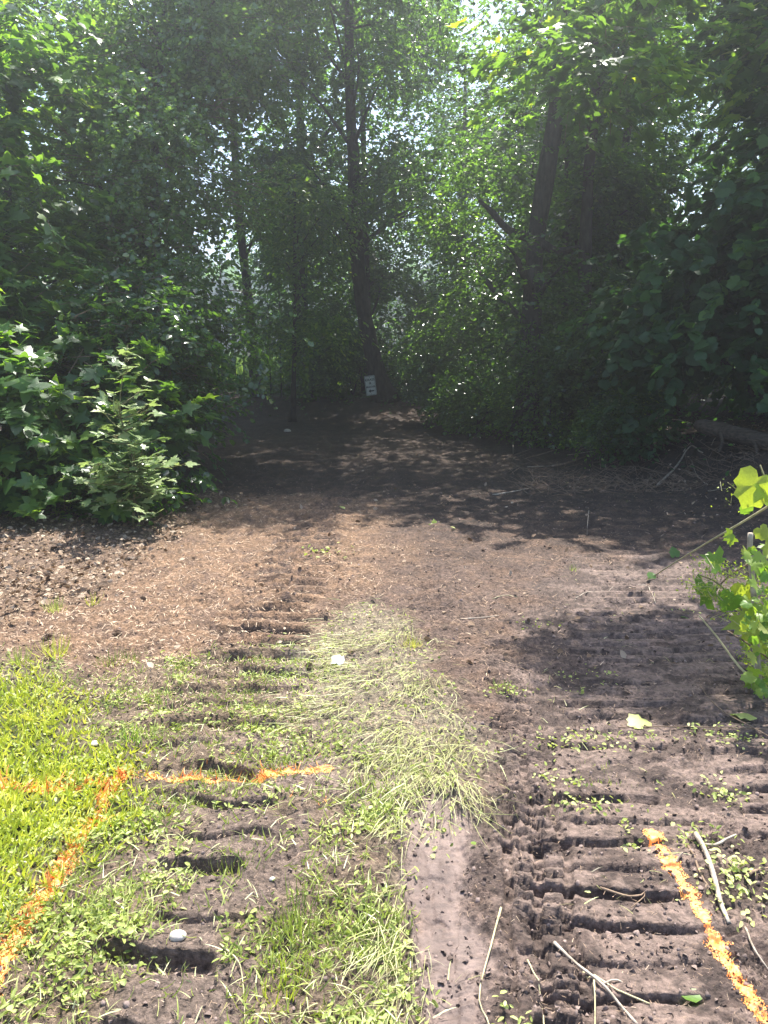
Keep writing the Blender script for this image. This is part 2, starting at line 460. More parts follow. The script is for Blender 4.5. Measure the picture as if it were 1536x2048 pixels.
def height(x, y, zz=None, full=False):
    x = np.asarray(x, float); y = np.asarray(y, float)
    zz = zz or zones(x, y)
    z = base_h(x, y)
    near = 1 - sstep(14, 26, y)
    mud = zz['mud']; tan = zz['tan']; slick = zz['slick']
    rough = (1 - slick * .66) * near
    press = np.zeros(np.shape(x))
    for (c0, sl, hf, y0, y1) in ((.10, .30, .27, 1.2, 7.4), (1.25, .13, .32, 1.4, 6.3), (-.57, 0, .18, 1.2, 8.6)):
        press = np.maximum(press, (1 - sstep(hf * .8, hf * 1.15, np.abs(x - c0 - sl * y) + fbm(x * 5, y * 5, 41, 2) * .05)) * (1 - sstep(y1 - .8, y1, y)))
    press = press * sstep(-.35, .05, fbm(x * 2.4, y * 2.4, 43, 3) + .12)
    rough = rough * (1 - .72 * press)
    wx = fbm(x * 4, y * 4, 45, 2) * .25; wy = fbm(x * 4 + 9, y * 4, 46, 2) * .25
    z = z + rough * (fbm(x * 2.6, y * 2.6, 1, 3) * .035 + fbm((x + wx) * 9, (y + wy) * 9, 2, 5, gain=.62) * (.024 + .012 * tan))
    rid = 1 - np.abs(fbm(x * 16, y * 22, 3, 4, gain=.62)) * 2.2
    z = z + rough * (rid - .5) * .011 * (.4 + mud + .5 * zz['thin'])
    crumb = np.abs(fbm((x + wx) * 24, (y + wy) * 24, 8, 4, gain=.7))
    patch = sstep(-.1, .35, fbm(x * 3.2, y * 5, 12, 3))
    z = z + crumb * .045 * patch * rough * (.5 + .6 * mud)
    lane = 0; lz = 0
    calm = 1 - .65 * np.exp(-(line_d([G(1308, 1672), G(1440, 1900), G(1620, 2140)], x, y) / .06) ** 2)
    for a in (
        (.10, .30, .27, .125, .20, .038, 21, 1.3, 7.4, .04, .035),
        (.28, .095, .075, .062, .42, .026, 22, 1.3, 4.4, .1, .05),
        (1.25, .13, .32, .135, .22, .033, 23, 1.5, 6.3, -.05, .04),
        (-.57, .0, .18, .19, .26, .038, 24, 1.3, 8.6, .1, .07),
        (-1.0, .05, .15, .17, .25, .034, 25, 2.3, 6.6, -.1, .04),
        (-.62, .0, .20, .20, .36, .050, 28, 3.5, 8.8, .05, .05),
        (-.98, .03, .17, .21, .36, .040, 29, 3.2, 7.6, -.05, .05),
        (-.10, .09, .11, .075, .4, .018, 27, 4.2, 7.6, 0, .02),
    ):
        d, l = lugs(x, y, *a)
        d = d * (1 - slick) * calm * (1 + (.9 if a[6] in (24, 26) else .15) * sstep(3.0, 4.5, y))
        z = z + d
        lz = lz + d
        lane = np.maximum(lane, l)
    # ridge pushed up at the left edge of the slick strip, and a shallow trough in it
    P = [G(798, 1690), G(806, 1760), G(822, 1850), G(842, 1960), G(862, 2080), G(900, 2400)]
    d = line_d(P, x, y)
    z = z + .022 * np.exp(-(d / .010) ** 2) - .012 * slick
    # grooves scraped along the direction of travel, right of the slick strip
    g2 = sstep(.3, .6, np.sin((x - .13 * y) * 70 + fbm(x * 3, y * 3, 44, 2) * 2)) * sstep(.25, .3, x - .03 * y) * (1 - sstep(.42, .5, x - .07 * y)) * (1 - sstep(2.6, 3.4, y))
    z = z - .018 * g2
    z = z - .006 * slick * sstep(.05, .3, fbm(x * 26, y * 3.5, 47, 3)) - .010 * slick * sstep(.18, .3, fbm(x * 7, y * 7, 48, 4))
    if full:
        return z, lane, lz
    return z


def gz(x, y):
    return float(height(np.array([x]), np.array([y]))[0])


def build_ground():
    # rows follow the shrinking scale of the ground with distance; columns fan out
    rows = [G(768, p)[1] for p in np.arange(2330, 930, -2.2)] + [G(768, p)[1] for p in np.arange(930, 742, -1.6)]
    rows = np.array(rows, float)
    back = np.array([-300, -120, -50, -20, -8, -3, -1, 0.0, .5, .85])
    far = rows[-1] * np.power(300 / rows[-1], np.linspace(0, 1, 26))[1:]
    rows = np.concatenate([back[back < rows[0] - .05], rows, far])
    sc = np.maximum(rows, 1.0) + .33
    uin = np.concatenate([np.linspace(-.85, -.56, 50)[:-1], np.linspace(-.56, .56, 500), np.linspace(.56, .85, 50)[1:]])
    k = np.linspace(0, 1, 16)[1:] ** 2.6
    Xi = uin[None, :] * sc[:, None]
    Lx = Xi[:, :1] + (-320 - Xi[:, :1]) * k[None, ::-1]
    Rx = Xi[:, -1:] + (320 - Xi[:, -1:]) * k[None, :]
    X = np.concatenate([Lx, Xi, Rx], 1)
    Y = np.repeat(rows[:, None], X.shape[1], 1)
    x = X.ravel(); y = Y.ravel()
    zz = zones(x, y)
    z, lane, lz = height(x, y, zz, True)
    n, m = X.shape
    i = np.arange(n - 1)[:, None] * m; j = np.arange(m - 1)[None, :]
    F = np.stack([i + j, i + j + 1, i + m + j + 1, i + m + j], -1).reshape(-1, 4)
    # colour by what lies on the surface there, with some shade painted in
    def mixc(c, d, w): return c * (1 - w[:, None]) + np.array(d)[None, :] * w[:, None]
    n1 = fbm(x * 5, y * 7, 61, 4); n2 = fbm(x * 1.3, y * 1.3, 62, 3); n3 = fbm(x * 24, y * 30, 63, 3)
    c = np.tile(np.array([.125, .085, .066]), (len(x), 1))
    c = mixc(c, (.046, .032, .025), sstep(5.4, 7.8, y + .35 * x + n2 * 1.2) * (1 - .5 * zz['tan']))                       # dark soil, with the shade of the clearing painted into it
    c = mixc(c, (.15, .095, .065), sstep(-.15, .4, n1) * .8 * (1 - .6 * sstep(6, 9, y)))
    c = mixc(c, (.225, .14, .086), zz['tan'] * (1 - .85 * sstep(-.05, .28, n1 + .6 * n3)))
    c = mixc(c, (.17, .115, .08), zz['litter'] * .8)
    loose = sstep(-.20, .02, fbm(x * 3.4, y * 6.5, 64, 4, gain=.62) + .35 * n3 - .22 * lane + .02)
    c = mixc(c, (.165, .117, .095), zz['mud'])
    c = mixc(c, (.060, .040, .032), zz['mud'] * loose * .9)
    c = mixc(c, (.10, .072, .06), lane * sstep(.003, .012, -lz) * .85)  # groove floors darkened: moist soil, with crevice shade painted in
    c = mixc(c, (.17, .125, .085), zz['thin'] * .85 * (1 - zz['mud']))
    c = mixc(c, (.23, .17, .14), zz['thin'] * sstep(.0, .45, n2 + .5 * n1) * .8)
    c = mixc(c, (.24, .20, .14), zz['flat'] * .8)
    c = mixc(c, (.17, .125, .10), zz['bare'] * .9)
    c = mixc(c, (.08, .09, .03), zz['lawn'])
    c = mixc(c, (.165, .12, .102), zz['slick'])
    c = mixc(c, (.12, .085, .072), zz['slick'] * sstep(.12, .3, fbm(x * 9, y * 2.2, 66, 4)) * .7)
    dist = sstep(20.5, 23, y + n2 * 1.2)
    c = mixc(c, (.13, .20, .06), dist)
    c = mixc(c, (.14, .20, .06), sstep(.5, -.5, y) * .8)
    c = c * (1 + .28 * n3[:, None])
    al = np.clip(np.maximum(zz['slick'], zz['mud'] * .55) , 0, 1)
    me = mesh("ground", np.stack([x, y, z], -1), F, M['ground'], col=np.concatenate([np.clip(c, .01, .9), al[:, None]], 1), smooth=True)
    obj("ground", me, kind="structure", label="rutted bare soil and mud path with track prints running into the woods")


build_ground()

# ------------------------------------------------------------------ leaf templates (x across, y along, z up)
def tmpl(P, F): return np.array(P, float), np.array(F)


def fan(outline, c, cz=0.0, fold=.10, wave=0.03, seed=0):
    P = [(c[0], c[1], cz)]
    r = np.random.default_rng(seed)
    for (a, b) in outline:
        P.append((a, b, abs(a) * fold + (r.random() - .5) * wave - .12 * b * b))
    n = len(outline)
    return tmpl(P, [[0, 1 + k, 1 + (k + 1) % n] for k in range(n)])


def mirror(right):
    return right + [(-a, b) for a, b in reversed(right[1:-1])]


MAPLE_OUT = mirror([(0, 0), (.14, -.06), (.42, -.14), (.37, .05), (.62, .12), (.78, .42), (.52, .42), (.30, .44), (.34, .66), (.24, .78), (.13, .72), (0, 1.05)])
MAPLE = [fan(MAPLE_OUT, (0, .28), 0, f, .10, s) for s, f in enumerate((.10, -.18, .28, -.05))]
MAPLE_LO_OUT = mirror([(0, 0), (.42, -.12), (.34, .14), (.76, .42), (.30, .46), (.20, .78), (0, 1.05)])
MAPLE_LO = fan(MAPLE_LO_OUT, (0, .28), 0, -.1, .08, 9)
GRAPE_OUT = mirror([(0, .06), (.12, -.08), (.36, -.10), (.55, .08), (.52, .26), (.60, .46), (.42, .56), (.38, .76), (.20, .80), (0, 1.0)])
GRAPE = [fan(GRAPE_OUT, (0, .3), 0, f, .12, s + 20) for s, f in enumerate((-.22, .12, -.35, .3))]
GRAPE_LO = fan(mirror([(0, .05), (.35, -.1), (.58, .3), (.38, .7), (0, 1.0)]), (0, .3), 0, -.2, .08, 31)
OVATE = tmpl([(0, 0, 0), (.30, .30, .07), (.24, .68, .04), (0, 1, -.10), (-.24, .68, .04), (-.30, .30, .07), (0, .5, -.02)],
             [[0, 1, 6], [1, 2, 6], [2, 3, 6], [6, 3, 4], [6, 4, 5], [0, 6, 5]])
ROUND = tmpl([(0, 0, 0), (.42, .28, .08), (.34, .72, .04), (0, 1, -.08), (-.34, .72, .04), (-.42, .28, .08)], [[0, 1, 2], [0, 2, 3], [0, 3, 4], [0, 4, 5]])
DIAM = tmpl([(0, 0, 0), (.30, .45, .09), (0, 1, -.05), (-.30, .45, .09)], [[0, 1, 2], [0, 2, 3]])


def frames(D, Nn):
    D = norm(D); X = norm(np.cross(D, Nn)); N2 = np.cross(X, D)
    return X, D, N2


def place(tp, P, D, Nn, S_, tint):
    """many copies of a template as one vertex/face/tint set"""
    V, F = tp
    X, D, N2 = frames(D, Nn)
    S_ = np.broadcast_to(S_, (len(P),))
    out = P[:, None, :] + S_[:, None, None] * (V[None, :, 0:1] * X[:, None, :] + V[None, :, 1:2] * D[:, None, :] + V[None, :, 2:3] * N2[:, None, :])
    FF = F[None] + (np.arange(len(P)) * len(V))[:, None, None]
    return out.reshape(-1, 3), FF.reshape(-1, F.shape[1]), np.repeat(tint, len(V))


def sprays(r, Cn, Dn, nl, L, size, tilt=.4, droop=.25):
    """leaves set alternately along twigs: centres Cn, directions Dn"""
    n = len(Cn)
    t = r.random((n, nl)) * .95 + .05
    side = np.where((np.arange(nl) % 2) == 0, 1.0, -1.0)[None, :]
    perp = norm(np.cross(Dn, UP) + 1e-4)
    P = Cn[:, None, :] + Dn[:, None, :] * (t * L)[..., None]
    P = P + r.normal(0, .03, P.shape) * L * 1.2
    P[..., 2] -= droop * L * t ** 2
    D = Dn[:, None, :] * .6 + perp[:, None, :] * (side * (.55 + .5 * r.random((n, nl))))[..., None] + r.normal(0, .25, P.shape)
    D[..., 2] -= droop * (.4 + r.random((n, nl)))
    Nn = UP + r.normal(0, tilt, P.shape) + Dn[:, None, :] * np.array([.55, .55, 0])
    S_ = size * (.55 + .75 * r.random((n, nl)))
    ct = np.clip(.42 + .5 * noise3(Cn, .9, 77), 0, 1)
    tint = np.clip(ct[:, None] * .8 + r.normal(.08, .2, (n, nl)), 0, 1)
    return P.reshape(-1, 3), D.reshape(-1, 3), Nn.reshape(-1, 3), S_.ravel(), tint.ravel()


def crown_points(r, ells, n, gap=0.0, gscale=1.1, shell=.45, seed=3, zmin=.05):
    vol = np.array([e[1][0] * e[1][1] * e[1][2] for e in ells]) ** .75
    vol = vol * np.array([e[2] if len(e) > 2 else 1.0 for e in ells])
    k = r.choice(len(ells), n * 3, p=vol / vol.sum())
    d = norm(r.normal(0, 1, (n * 3, 3)))
    rad = r.random(n * 3) ** shell
    rad = rad * (1 + .22 * noise3(d * 3 + k[:, None] * 4.0, 1.0, seed + 40))
    c = np.array([e[0] for e in ells], float)[k]; R = np.array([e[1] for e in ells], float)[k]
    P = c + d * rad[:, None] * R
    keep = (noise3(P, gscale, seed) > gap - .25) & (P[:, 2] > zmin)
    P = P[keep][:n]; d = d[keep][:n]
    D = norm(d * np.array([1, 1, .35]) + r.normal(0, .35, d.shape) + np.array([0, 0, .1]))
    return P, D


def limbs(r, trunk, P, n, r0, sides=6, acc=None):
    out = []
    near = np.nonzero(np.linalg.norm(P[:, :2] - trunk[-1][:2], axis=1) < 2.6)[0]
    if len(near) < n: near = np.arange(len(P))
    idx = r.choice(near, min(n, len(near)), replace=False)
    top = trunk[-1][2]
    for i in idx:
        e = P[i]
        dh = np.linalg.norm(e[:2] - trunk[0][:2])
        z = np.clip(e[2] - .75 * dh, trunk[0][2] + .25 * (top - trunk[0][2]) * r.random(), top * .96)
        k = int(np.argmin(np.abs(trunk[:, 2] - z)))
        s = trunk[k]; f = k / len(trunk)
        mid = s * .5 + e * .5 + np.array([0, 0, .14 * dh]) + r.normal(0, .06 * dh + .02, 3)
        pa = smooth_path([s, mid, e], 9)
        rad = r0 * (1 - .75 * f) * .42
        out.append((pa, np.linspace(rad, .006, 9)))
    return out


def leaf_objects(parent, tps, mname, P, D, Nn, S_, tint, name="leaf"):
    """each leaf its own object sharing one of a few meshes"""
    ms = []
    for ti in (.15, .45, .75, .95):
        for tp in tps:
            ms.append(mesh(name, tp[0], tp[1], M[mname], np.full(len(tp[0]), ti), smooth=False))
    X, Dd, N2 = frames(D, Nn)
    q = np.clip((tint * 4).astype(int), 0, 3)
    for i in range(len(P)):
        me = ms[q[i] * len(tps) + i % len(tps)]
        o = bpy.data.objects.new(name, me); C.objects.link(o); o.parent = parent
        s = float(S_[i])
        mt = Matrix(((X[i][0], Dd[i][0], N2[i][0], P[i][0]), (X[i][1], Dd[i][1], N2[i][1], P[i][1]), (X[i][2], Dd[i][2], N2[i][2], P[i][2]), (0, 0, 0, 1)))
        mt = mt @ Matrix.Diagonal((s, s, s, 1))
        o.matrix_basis = Matrix.Translation(-parent.location) @ mt if parent else mt


BOUGH = {}


def bough_meshes():
    r = np.random.default_rng(900)
    for key, mat_, tp, nt_, nl, L, size, tilt, droop in (("wood", 'wood', OVATE, 120, 11, .38, .085, .5, .4), ("poplar", 'poplar', ROUND, 130, 12, .34, .062, .75, .35),
                                                         ("vine", 'vine', GRAPE_LO, 55, 8, .3, .13, .5, .7), ("maple", 'maple', MAPLE_LO, 48, 8, .42, .145, .34, .22), ("fine", 'wood', DIAM, 240, 13, .42, .10, .55, .4)):
        ms = []
        for v in range(3):
            P, D = crown_points(r, [((0, 0, 0), (.85, .85, .42)), ((.4, .2, -.25), (.55, .5, .3)), ((-.45, .1, .2), (.5, .5, .3))], nt_, .12, .5, .5, 910 + v, zmin=-9)
            V, F, T = place(tp, *sprays(r, P, D, nl, L, size, tilt, droop))
            ms.append(mesh("bough", V, F, M[mat_], T))
        BOUGH[key] = ms


bough_meshes()


def add_boughs(root, base, ells, n, key, r, scale=1.0, keep=None):
    P, D = crown_points(r, ells, n * 2, -.3, 1.1, .35, int(r.integers(1, 999)), zmin=.25)
    if keep is not None: P = P[keep(P)]
    for p in P[:n]:
        o = obj("bough", BOUGH[key][int(r.integers(0, 3))], root, kind="stuff", loc=tuple(p - base))
        o.rotation_euler = (r.normal(0, .22), r.normal(0, .22), r.uniform(0, 6.28))
        s_ = scale * r.uniform(.8, 1.25); o.scale = (s_, s_, s_)


def make_tree(name, label, cat, trunk_pts, r0, r1, ells, ntw, nl, L, size, mname, tp, seed, group=None, gap=0.0, gscale=1.1,
              tilt=.4, droop=.25, nlimb=8, nparts=0, tps=None, twigs=False, tsides=12, shell=.45, keep=None, crown_name="crown", boughs=None):
    r = np.random.default_rng(seed)
    tp_ = smooth_path(trunk_pts, 26)
    base = tp_[0].copy()
    root = obj(name, None, label=label, cat=cat, group=group, loc=tuple(base))
    n = len(tp_)
    rad = r0 + (r1 - r0) * np.linspace(0, 1, n) ** .8
    rad[:3] *= np.array([1.45, 1.2, 1.06])
    V, F = tube(tp_ - base, rad, tsides, .12, seed)
    obj("trunk", mesh("trunk", V, F, M['bark'], smooth=True), root)
    P, D = crown_points(r, ells, ntw, gap, gscale, shell, seed)
    if keep is not None:
        k = keep(P); P, D = P[k], D[k]
    for pa, ra in limbs(r, tp_, P, nlimb, r0):
        V, F = tube(pa - base, ra, 6, .1, seed)
        obj("limb", mesh("limb", V, F, M['bark'], smooth=True), root)
    if twigs:
        ac = Acc()
        for p, d in zip(P[::2], D[::2]):
            q = p + d * L; q[2] -= droop * L
            V, F = tube(np.array([p - d * L * .3, p * .5 + q * .5 + [0, 0, .02], q]) - base, [.006, .004, .002], 3, cap=False)
            ac.add(V, F)
        obj("twigs", ac.mesh("twigs", M['twig']), root, kind="stuff")
    lp = sprays(r, P, D, nl, L, size, tilt, droop)
    if nparts:
        dist = lp[0][:, 1] * math.cos(PITCH) - (lp[0][:, 2] - CAM_H) * math.sin(PITCH)
        u = lp[0][:, 0] / dist * F_PX + CX
        v = CY - (lp[0][:, 1] * math.sin(PITCH) + (lp[0][:, 2] - CAM_H) * math.cos(PITCH)) / dist * F_PX
        score = lp[3] / dist * ((u > 0) & (u < 1536) & (v > 0) & (v < 2048)) - 2e-3 * (lp[0][:, 1] - lp[0][:, 1].min())
        idx = np.argsort(-score)
        a, b = idx[:nparts], idx[nparts:]
        leaf_objects(root, tps, mname, *[q[a] for q in lp])
        lp = [q[b] for q in lp]
    V, F, T = place(tp, lp[0] - base, lp[1], lp[2], lp[3], lp[4])
    obj(crown_name, mesh(crown_name, V, F, M[mname], T), root, kind="stuff")
    if boughs: add_boughs(root, base, ells, boughs[0], boughs[1], r, boughs[2] if len(boughs) > 2 else 1.0, keep)
    return root


def trunk_px(pts, Y, top=None):
    """trunk through photo pixels at distance Y, planted in the ground"""
    P = [PT(a, b, Y + (k * .0)) for k, (a, b) in enumerate(pts)]
    g = gz(P[0][0], Y)
    P[0] = np.array([P[0][0], Y, g - .08])
    if top: P.append(np.array([P[-1][0] + (P[-1][0] - P[-2][0]) * .3, Y + .3, top]))
    return P


# ------------------------------------------------------------------ trees on the left
make_tree("maple_tree", "broad leafy maple with layered lobed leaves filling the left edge down to the ground", "tree",
          [(-4.7, 9.0, 0.0), (-4.6, 9.1, 1.6), (-4.8, 9.6, 3.4), (-5.0, 10.3, 5.6)], .10, .03,
          [((-4.6, 8.5, 1.3), (1.7, 1.5, 1.4)), ((-4.3, 7.75, .5), (1.6, .7, .6)), ((-3.3, 7.35, .3), (1.2, .45, .4), 1.8), ((-3.3, 8.1, 1.0), (.9, .6, .9), 1.6), ((-5.1, 9.2, 3.0), (1.6, 1.3, 1.1)), ((-5.2, 10.2, 4.7), (1.5, 1.0, 1.0))],
          820, 8, .42, .145, 'maple', MAPLE_LO, 101, gap=.02, nparts=280, tps=MAPLE, twigs=True, tilt=.38, droop=.2, nlimb=14, boughs=(20, 'maple'))
make_tree("poplar_tree", "slender small leaved poplar right behind the front maple glinting with shiny leaves", "tree",
          [(-3.35, 11.6, 0.0), (-3.3, 11.6, 3), (-3.2, 12.0, 5.5), (-3.1, 12.7, 8.0)], .11, .03,
          [((-2.9, 10.3, 1.9), (1.1, 1.0, 1.5)), ((-3.0, 11.1, 3.9), (1.5, 1.1, 1.4)), ((-2.9, 12.0, 5.8), (1.7, 1.1, 1.3)), ((-3.1, 12.8, 7.2), (1.4, .9, .7), .5)],
          1700, 13, .42, .062, 'poplar', ROUND, 102, gap=.03, gscale=.8, tilt=.75, droop=.35, nlimb=16, nparts=60, tps=[ROUND], twigs=True, boughs=(24, 'poplar'))
make_tree("poplar_tree", "taller poplar standing further back between the left maple and the open meadow", "tree",
          [(-6.4, 13.2, 0.0), (-6.2, 13.4, 4), (-6.1, 14.6, 9)], .14, .04,
          [((-6.2, 12.8, 3.0), (2.0, 1.4, 1.7)), ((-6.0, 13.6, 5.7), (2.2, 1.3, 1.6)), ((-6.0, 14.6, 7.6), (2.1, 1.2, 1.2), .7)],
          900, 12, .42, .065, 'poplar', ROUND, 103, gap=.12, gscale=.9, tilt=.7, droop=.3, nlimb=14, boughs=(26, 'poplar', 1.1))
# shrub with oval leaves at the path edge, and the little sunlit maple sapling
make_tree("viburnum_shrub", "dark oval leaved shrub bulging over the left edge of the path", "shrub",
          [(-2.75, 8.9, 0.0), (-2.7, 8.9, .6), (-2.7, 8.9, 1.5)], .03, .01,
          [((-2.75, 8.8, 1.0), (.95, .9, .95)), ((-2.5, 8.2, .45), (.75, .6, .5)), ((-3.2, 7.7, .35), (.8, .5, .4)), ((-2.9, 9.3, 1.9), (.8, .7, .7))],
          760, 10, .3, .075, 'vine', OVATE, 104, tilt=.45, droop=.4, nlimb=8, twigs=True, nparts=120, tps=[OVATE], gap=0, boughs=(9, 'wood', .8))


def sapling():
    Yb = 6.9
    r = np.random.default_rng(11)
    top = PT(255, 690, Yb); b = PT(262, 1000, Yb); b[2] = gz(b[0], b[1])
    path = smooth_path([b, PT(268, 930, Yb), PT(240, 820, Yb), top], 14)
    root = obj("maple_sapling", None, label="sunlit young maple sapling with tiers of sheen-paled leaves in front of the left bush", cat="sapling", loc=tuple(b))
    V, F = tube(path - b, np.linspace(.012, .004, 14), 6); obj("trunk", mesh("trunk", V, F, M['stem'], smooth=True), root)
    P = []; D = []; S_ = []
    for tier, (py, wpx, n) in enumerate(((700, 20, 2), (735, 45, 4), (775, 60, 5), (805, 100, 8), (835, 90, 8), (870, 70, 7), (905, 95, 10), (930, 125, 15), (955, 135, 17), (985, 130, 15))):
        k = int(np.argmin([abs(PT(250, py + 22, Yb)[2] - p[2]) for p in path])); s = path[k]
        for q in range(n):
            e = PT(250 + (tier * 3) + (2 * (q + .5) / n - 1) * wpx * (.3 + .85 * r.random()), py + r.normal(0, 13), Yb)
            e[1] += r.normal(0, .22) - .1
            pa = smooth_path([s, s * .45 + e * .55 + [0, 0, -.02], e], 6)
            V, F = tube(pa - b, np.linspace(.005, .002, 6), 4, cap=False)
            obj("leafstalk", mesh("leafstalk", V, F, M['stem'], smooth=True), root)
            for z in range(3 if tier > 4 else 2):
                P.append(e + (s - e) * .25 * z + r.normal(0, .05, 3) * (z > 0)); d = norm(e - s + r.normal(0, .12, 3)); d[2] *= .3; D.append(d); S_.append(.065 + .06 * r.random())
    n = len(P)
    leaf_objects(root, MAPLE, 'sap', np.array(P), np.array(D), UP + r.normal(0, .34, (n, 3)), np.array(S_), np.clip(r.normal(.45, .22, n), 0, 1))


sapling()

# ------------------------------------------------------------------ trees in the middle
make_tree("leaning_tree", "leaning bare trunked tree carrying the small white sign at the end of the path", "tree",
          trunk_px([(772, 828), (748, 720), (722, 590), (711, 450), (708, 330), (700, 180)], 19.2, 13.0), .25, .10,
          [((-.8, 19.0, 8.6), (2.8, 2.0, 2.2)), ((-1.7, 18.6, 5.6), (1.4, 1.2, 1.4)), ((.9, 18.2, 5.2), (1.2, 1.1, 1.2)), ((-.4, 20.4, 10.6), (2.0, 1.5, 1.0), .5)],
          1000, 11, .6, .095, 'wood', OVATE, 110, tilt=.45, droop=.45, nlimb=16, gap=.05, boughs=(18, 'wood', 1.2))
make_tree("ash_tree", "thin dark trunked tree on the left side where the path bends away", "tree",
          trunk_px([(518, 808), (508, 730), (497, 600), (482, 470), (470, 300)], 20.5, 12.5), .17, .07,
          [((-3.9, 20.4, 8.6), (2.4, 2, 2.4)), ((-3.0, 20, 5.5), (1.6, 1.4, 1.1)), ((-4.4, 21.2, 10.6), (1.8, 1.5, 1.0), .5)],
          800, 11, .6, .09, 'wood', OVATE, 111, tilt=.5, nlimb=12, gap=.08, boughs=(16, 'wood', 1.2))
make_tree("thicket_tree", "bushy young tree with hanging light green sprays left of the leaning trunk", "tree",
          [(-2.05, 17.3, 0.0), (-1.95, 17.2, 2), (-1.85, 17.1, 5.2)], .07, .02,
          [((-1.7, 16.8, 4.4), (1.0, .9, .9)), ((-1.9, 17.0, 2.9), (1.0, .9, .9)), ((-1.6, 16.9, 1.9), (.9, .7, .6))],
          620, 11, .6, .10, 'maple', OVATE, 112, tilt=.4, droop=.6, nlimb=8, gap=.05)
# ------------------------------------------------------------------ trees on the right
make_tree("broken_limb_tree", "thick grey trunk with a snapped side limb right of the path", "tree",
          trunk_px([(1052, 815), (1062, 650), (1072, 480), (1092, 350), (1106, 265), (1118, 120)], 14.0, 11.5), .20, .11,
          [((2.7, 14.2, 7.6), (2.2, 1.9, 1.7)), ((2.3, 13.2, 2.7), (.9, .4, 1.1), 2.0), ((1.5, 15.5, 4.3), (1.3, .8, 1.0), 2.0), ((.2, 13.1, 7.9), (1.5, 1.6, .4), 4.0), ((-1.4, 13.4, 8.0), (1.3, 1.5, .4), 4.0), ((1.6, 13.6, 5.4), (1.2, 1.1, .8)), ((3.9, 14.3, 9.4), (2.4, 2.1, 1.6)), ((1.4, 14.8, 9.2), (1.6, 1.6, 1.3))],  # flat high ellipsoids are added out of view to shade the clearing
          1500, 11, .5, .085, 'wood', OVATE, 120, tilt=.5, nlimb=14, gap=.05, boughs=(8, 'wood', 1.0))
t = bpy.data.objects["broken_limb_tree"]
add_boughs(t, np.array(t.location), [((-.4, 12.9, 8.3), (2.3, 1.9, .35))], 17, 'wood', np.random.default_rng(41), 1.1)  # unseen boughs added overhead to cast shade on the clearing
t2 = bpy.data.objects["leaning_tree"]
add_boughs(t2, np.array(t2.location), [((-.6, 17.6, 10.6), (3.0, 2.0, .4)), ((-1.8, 15.9, 9.8), (2.0, 1.2, .3))], 17, 'wood', np.random.default_rng(42), 1.25)  # more out-of-view boughs, added to shade the back of the clearing
pa = smooth_path([PT(1072, 478, 14.0), PT(1020, 462, 13.8), PT(985, 425, 13.7), PT(958, 400, 13.6)], 10) - np.array(t.location)
V, F = tube(pa, np.linspace(.075, .03, 10), 8, .25, 5); obj("limb", mesh("limb", V, F, M['bark'], smooth=True), t, label="snapped bare limb")
pa = smooth_path([PT(1072, 480, 14.0), PT(1110, 500, 13.8), PT(1160, 492, 13.7)], 8) - np.array(t.location)
V, F = tube(pa, np.linspace(.08, .03, 8), 8, .25, 6); obj("limb", mesh("limb", V, F, M['bark'], smooth=True), t)
make_tree("cherry_tree", "straight thin black trunk just right of the tree with the snapped limb", "tree",
          trunk_px([(1158, 815), (1166, 640), (1172, 470), (1178, 330), (1188, 190)], 15.0, 12.5), .145, .08,
          [((4.6, 15.2, 8.2), (1.9, 1.7, 2.3)), ((4.2, 15, 5.9), (1.3, 1.2, .9)), ((4.9, 15.4, 11), (2, 2, 1.6))],
          800, 11, .55, .085, 'wood', OVATE, 121, tilt=.5, nlimb=12, gap=.05, boughs=(5, 'wood', 1.0))
make_tree("overhanging_maple", "maple on the right bank whose high bright yellow green boughs reach over the clearing", "tree",
          [(6.3, 11.2, .4), (6.1, 11.1, 3), (5.9, 11.0, 6), (5.8, 11, 9.6)], .19, .07,
          [((2.35, 9.9, 4.9), (1.35, .9, .75)), ((3.2, 11.6, 6.9), (1.5, .9, .6)), ((5.0, 9.6, 4.9), (1.1, 1.0, .7)), ((5.6, 10.8, 7.6), (2.6, 2.0, 1.7))],
          560, 8, .5, .14, 'maple', MAPLE_LO, 122, tilt=.32, droop=.25, nlimb=14, gap=.05, nparts=170, tps=MAPLE, twigs=True, boughs=(5, 'maple'))
make_tree("vine_covered_tree", "tree on the right wrapped to the ground in dark broad grape leaves", "tree",
          [(5.6, 10.6, .4), (5.5, 10.5, 2), (5.4, 10.5, 5.6)], .16, .06,
          [((4.7, 10.0, 1.9), (1.55, 1.2, 1.4)), ((5.2, 10.0, 3.6), (1.5, 1.3, 1.5)), ((5.7, 10.2, 5.5), (1.6, 1.5, 1.3)), ((3.6, 10.9, 2.0), (.8, .8, 1.0))],
          900, 8, .4, .135, 'vine', GRAPE_LO, 123, tilt=.5, droop=.6, nlimb=10, nparts=280, tps=GRAPE, gap=-.1, keep=lambda P: ~((P[:, 1] < 10.3) & (P[:, 2] < 1.25) & (P[:, 0] > 3.9)), boughs=(16, 'vine'))
make_tree("vine_covered_tree", "low vine smothered bush behind the fallen log at the right edge", "tree",
          [(7.3, 10.9, .5), (7.2, 10.8, 1.6), (7.1, 10.8, 3.2)], .08, .03,
          [((7.0, 10.4, 1.6), (1.5, 1.2, 1.3)), ((7.2, 10.6, 3.6), (1.4, 1.2, 1.4))],
          500, 8, .4, .135, 'vine', GRAPE_LO, 124, tilt=.5, droop=.6, nlimb=6, gap=-.1, keep=lambda P: ~((P[:, 1] < 10.3) & (P[:, 2] < 1.25)), boughs=(16, 'vine'))
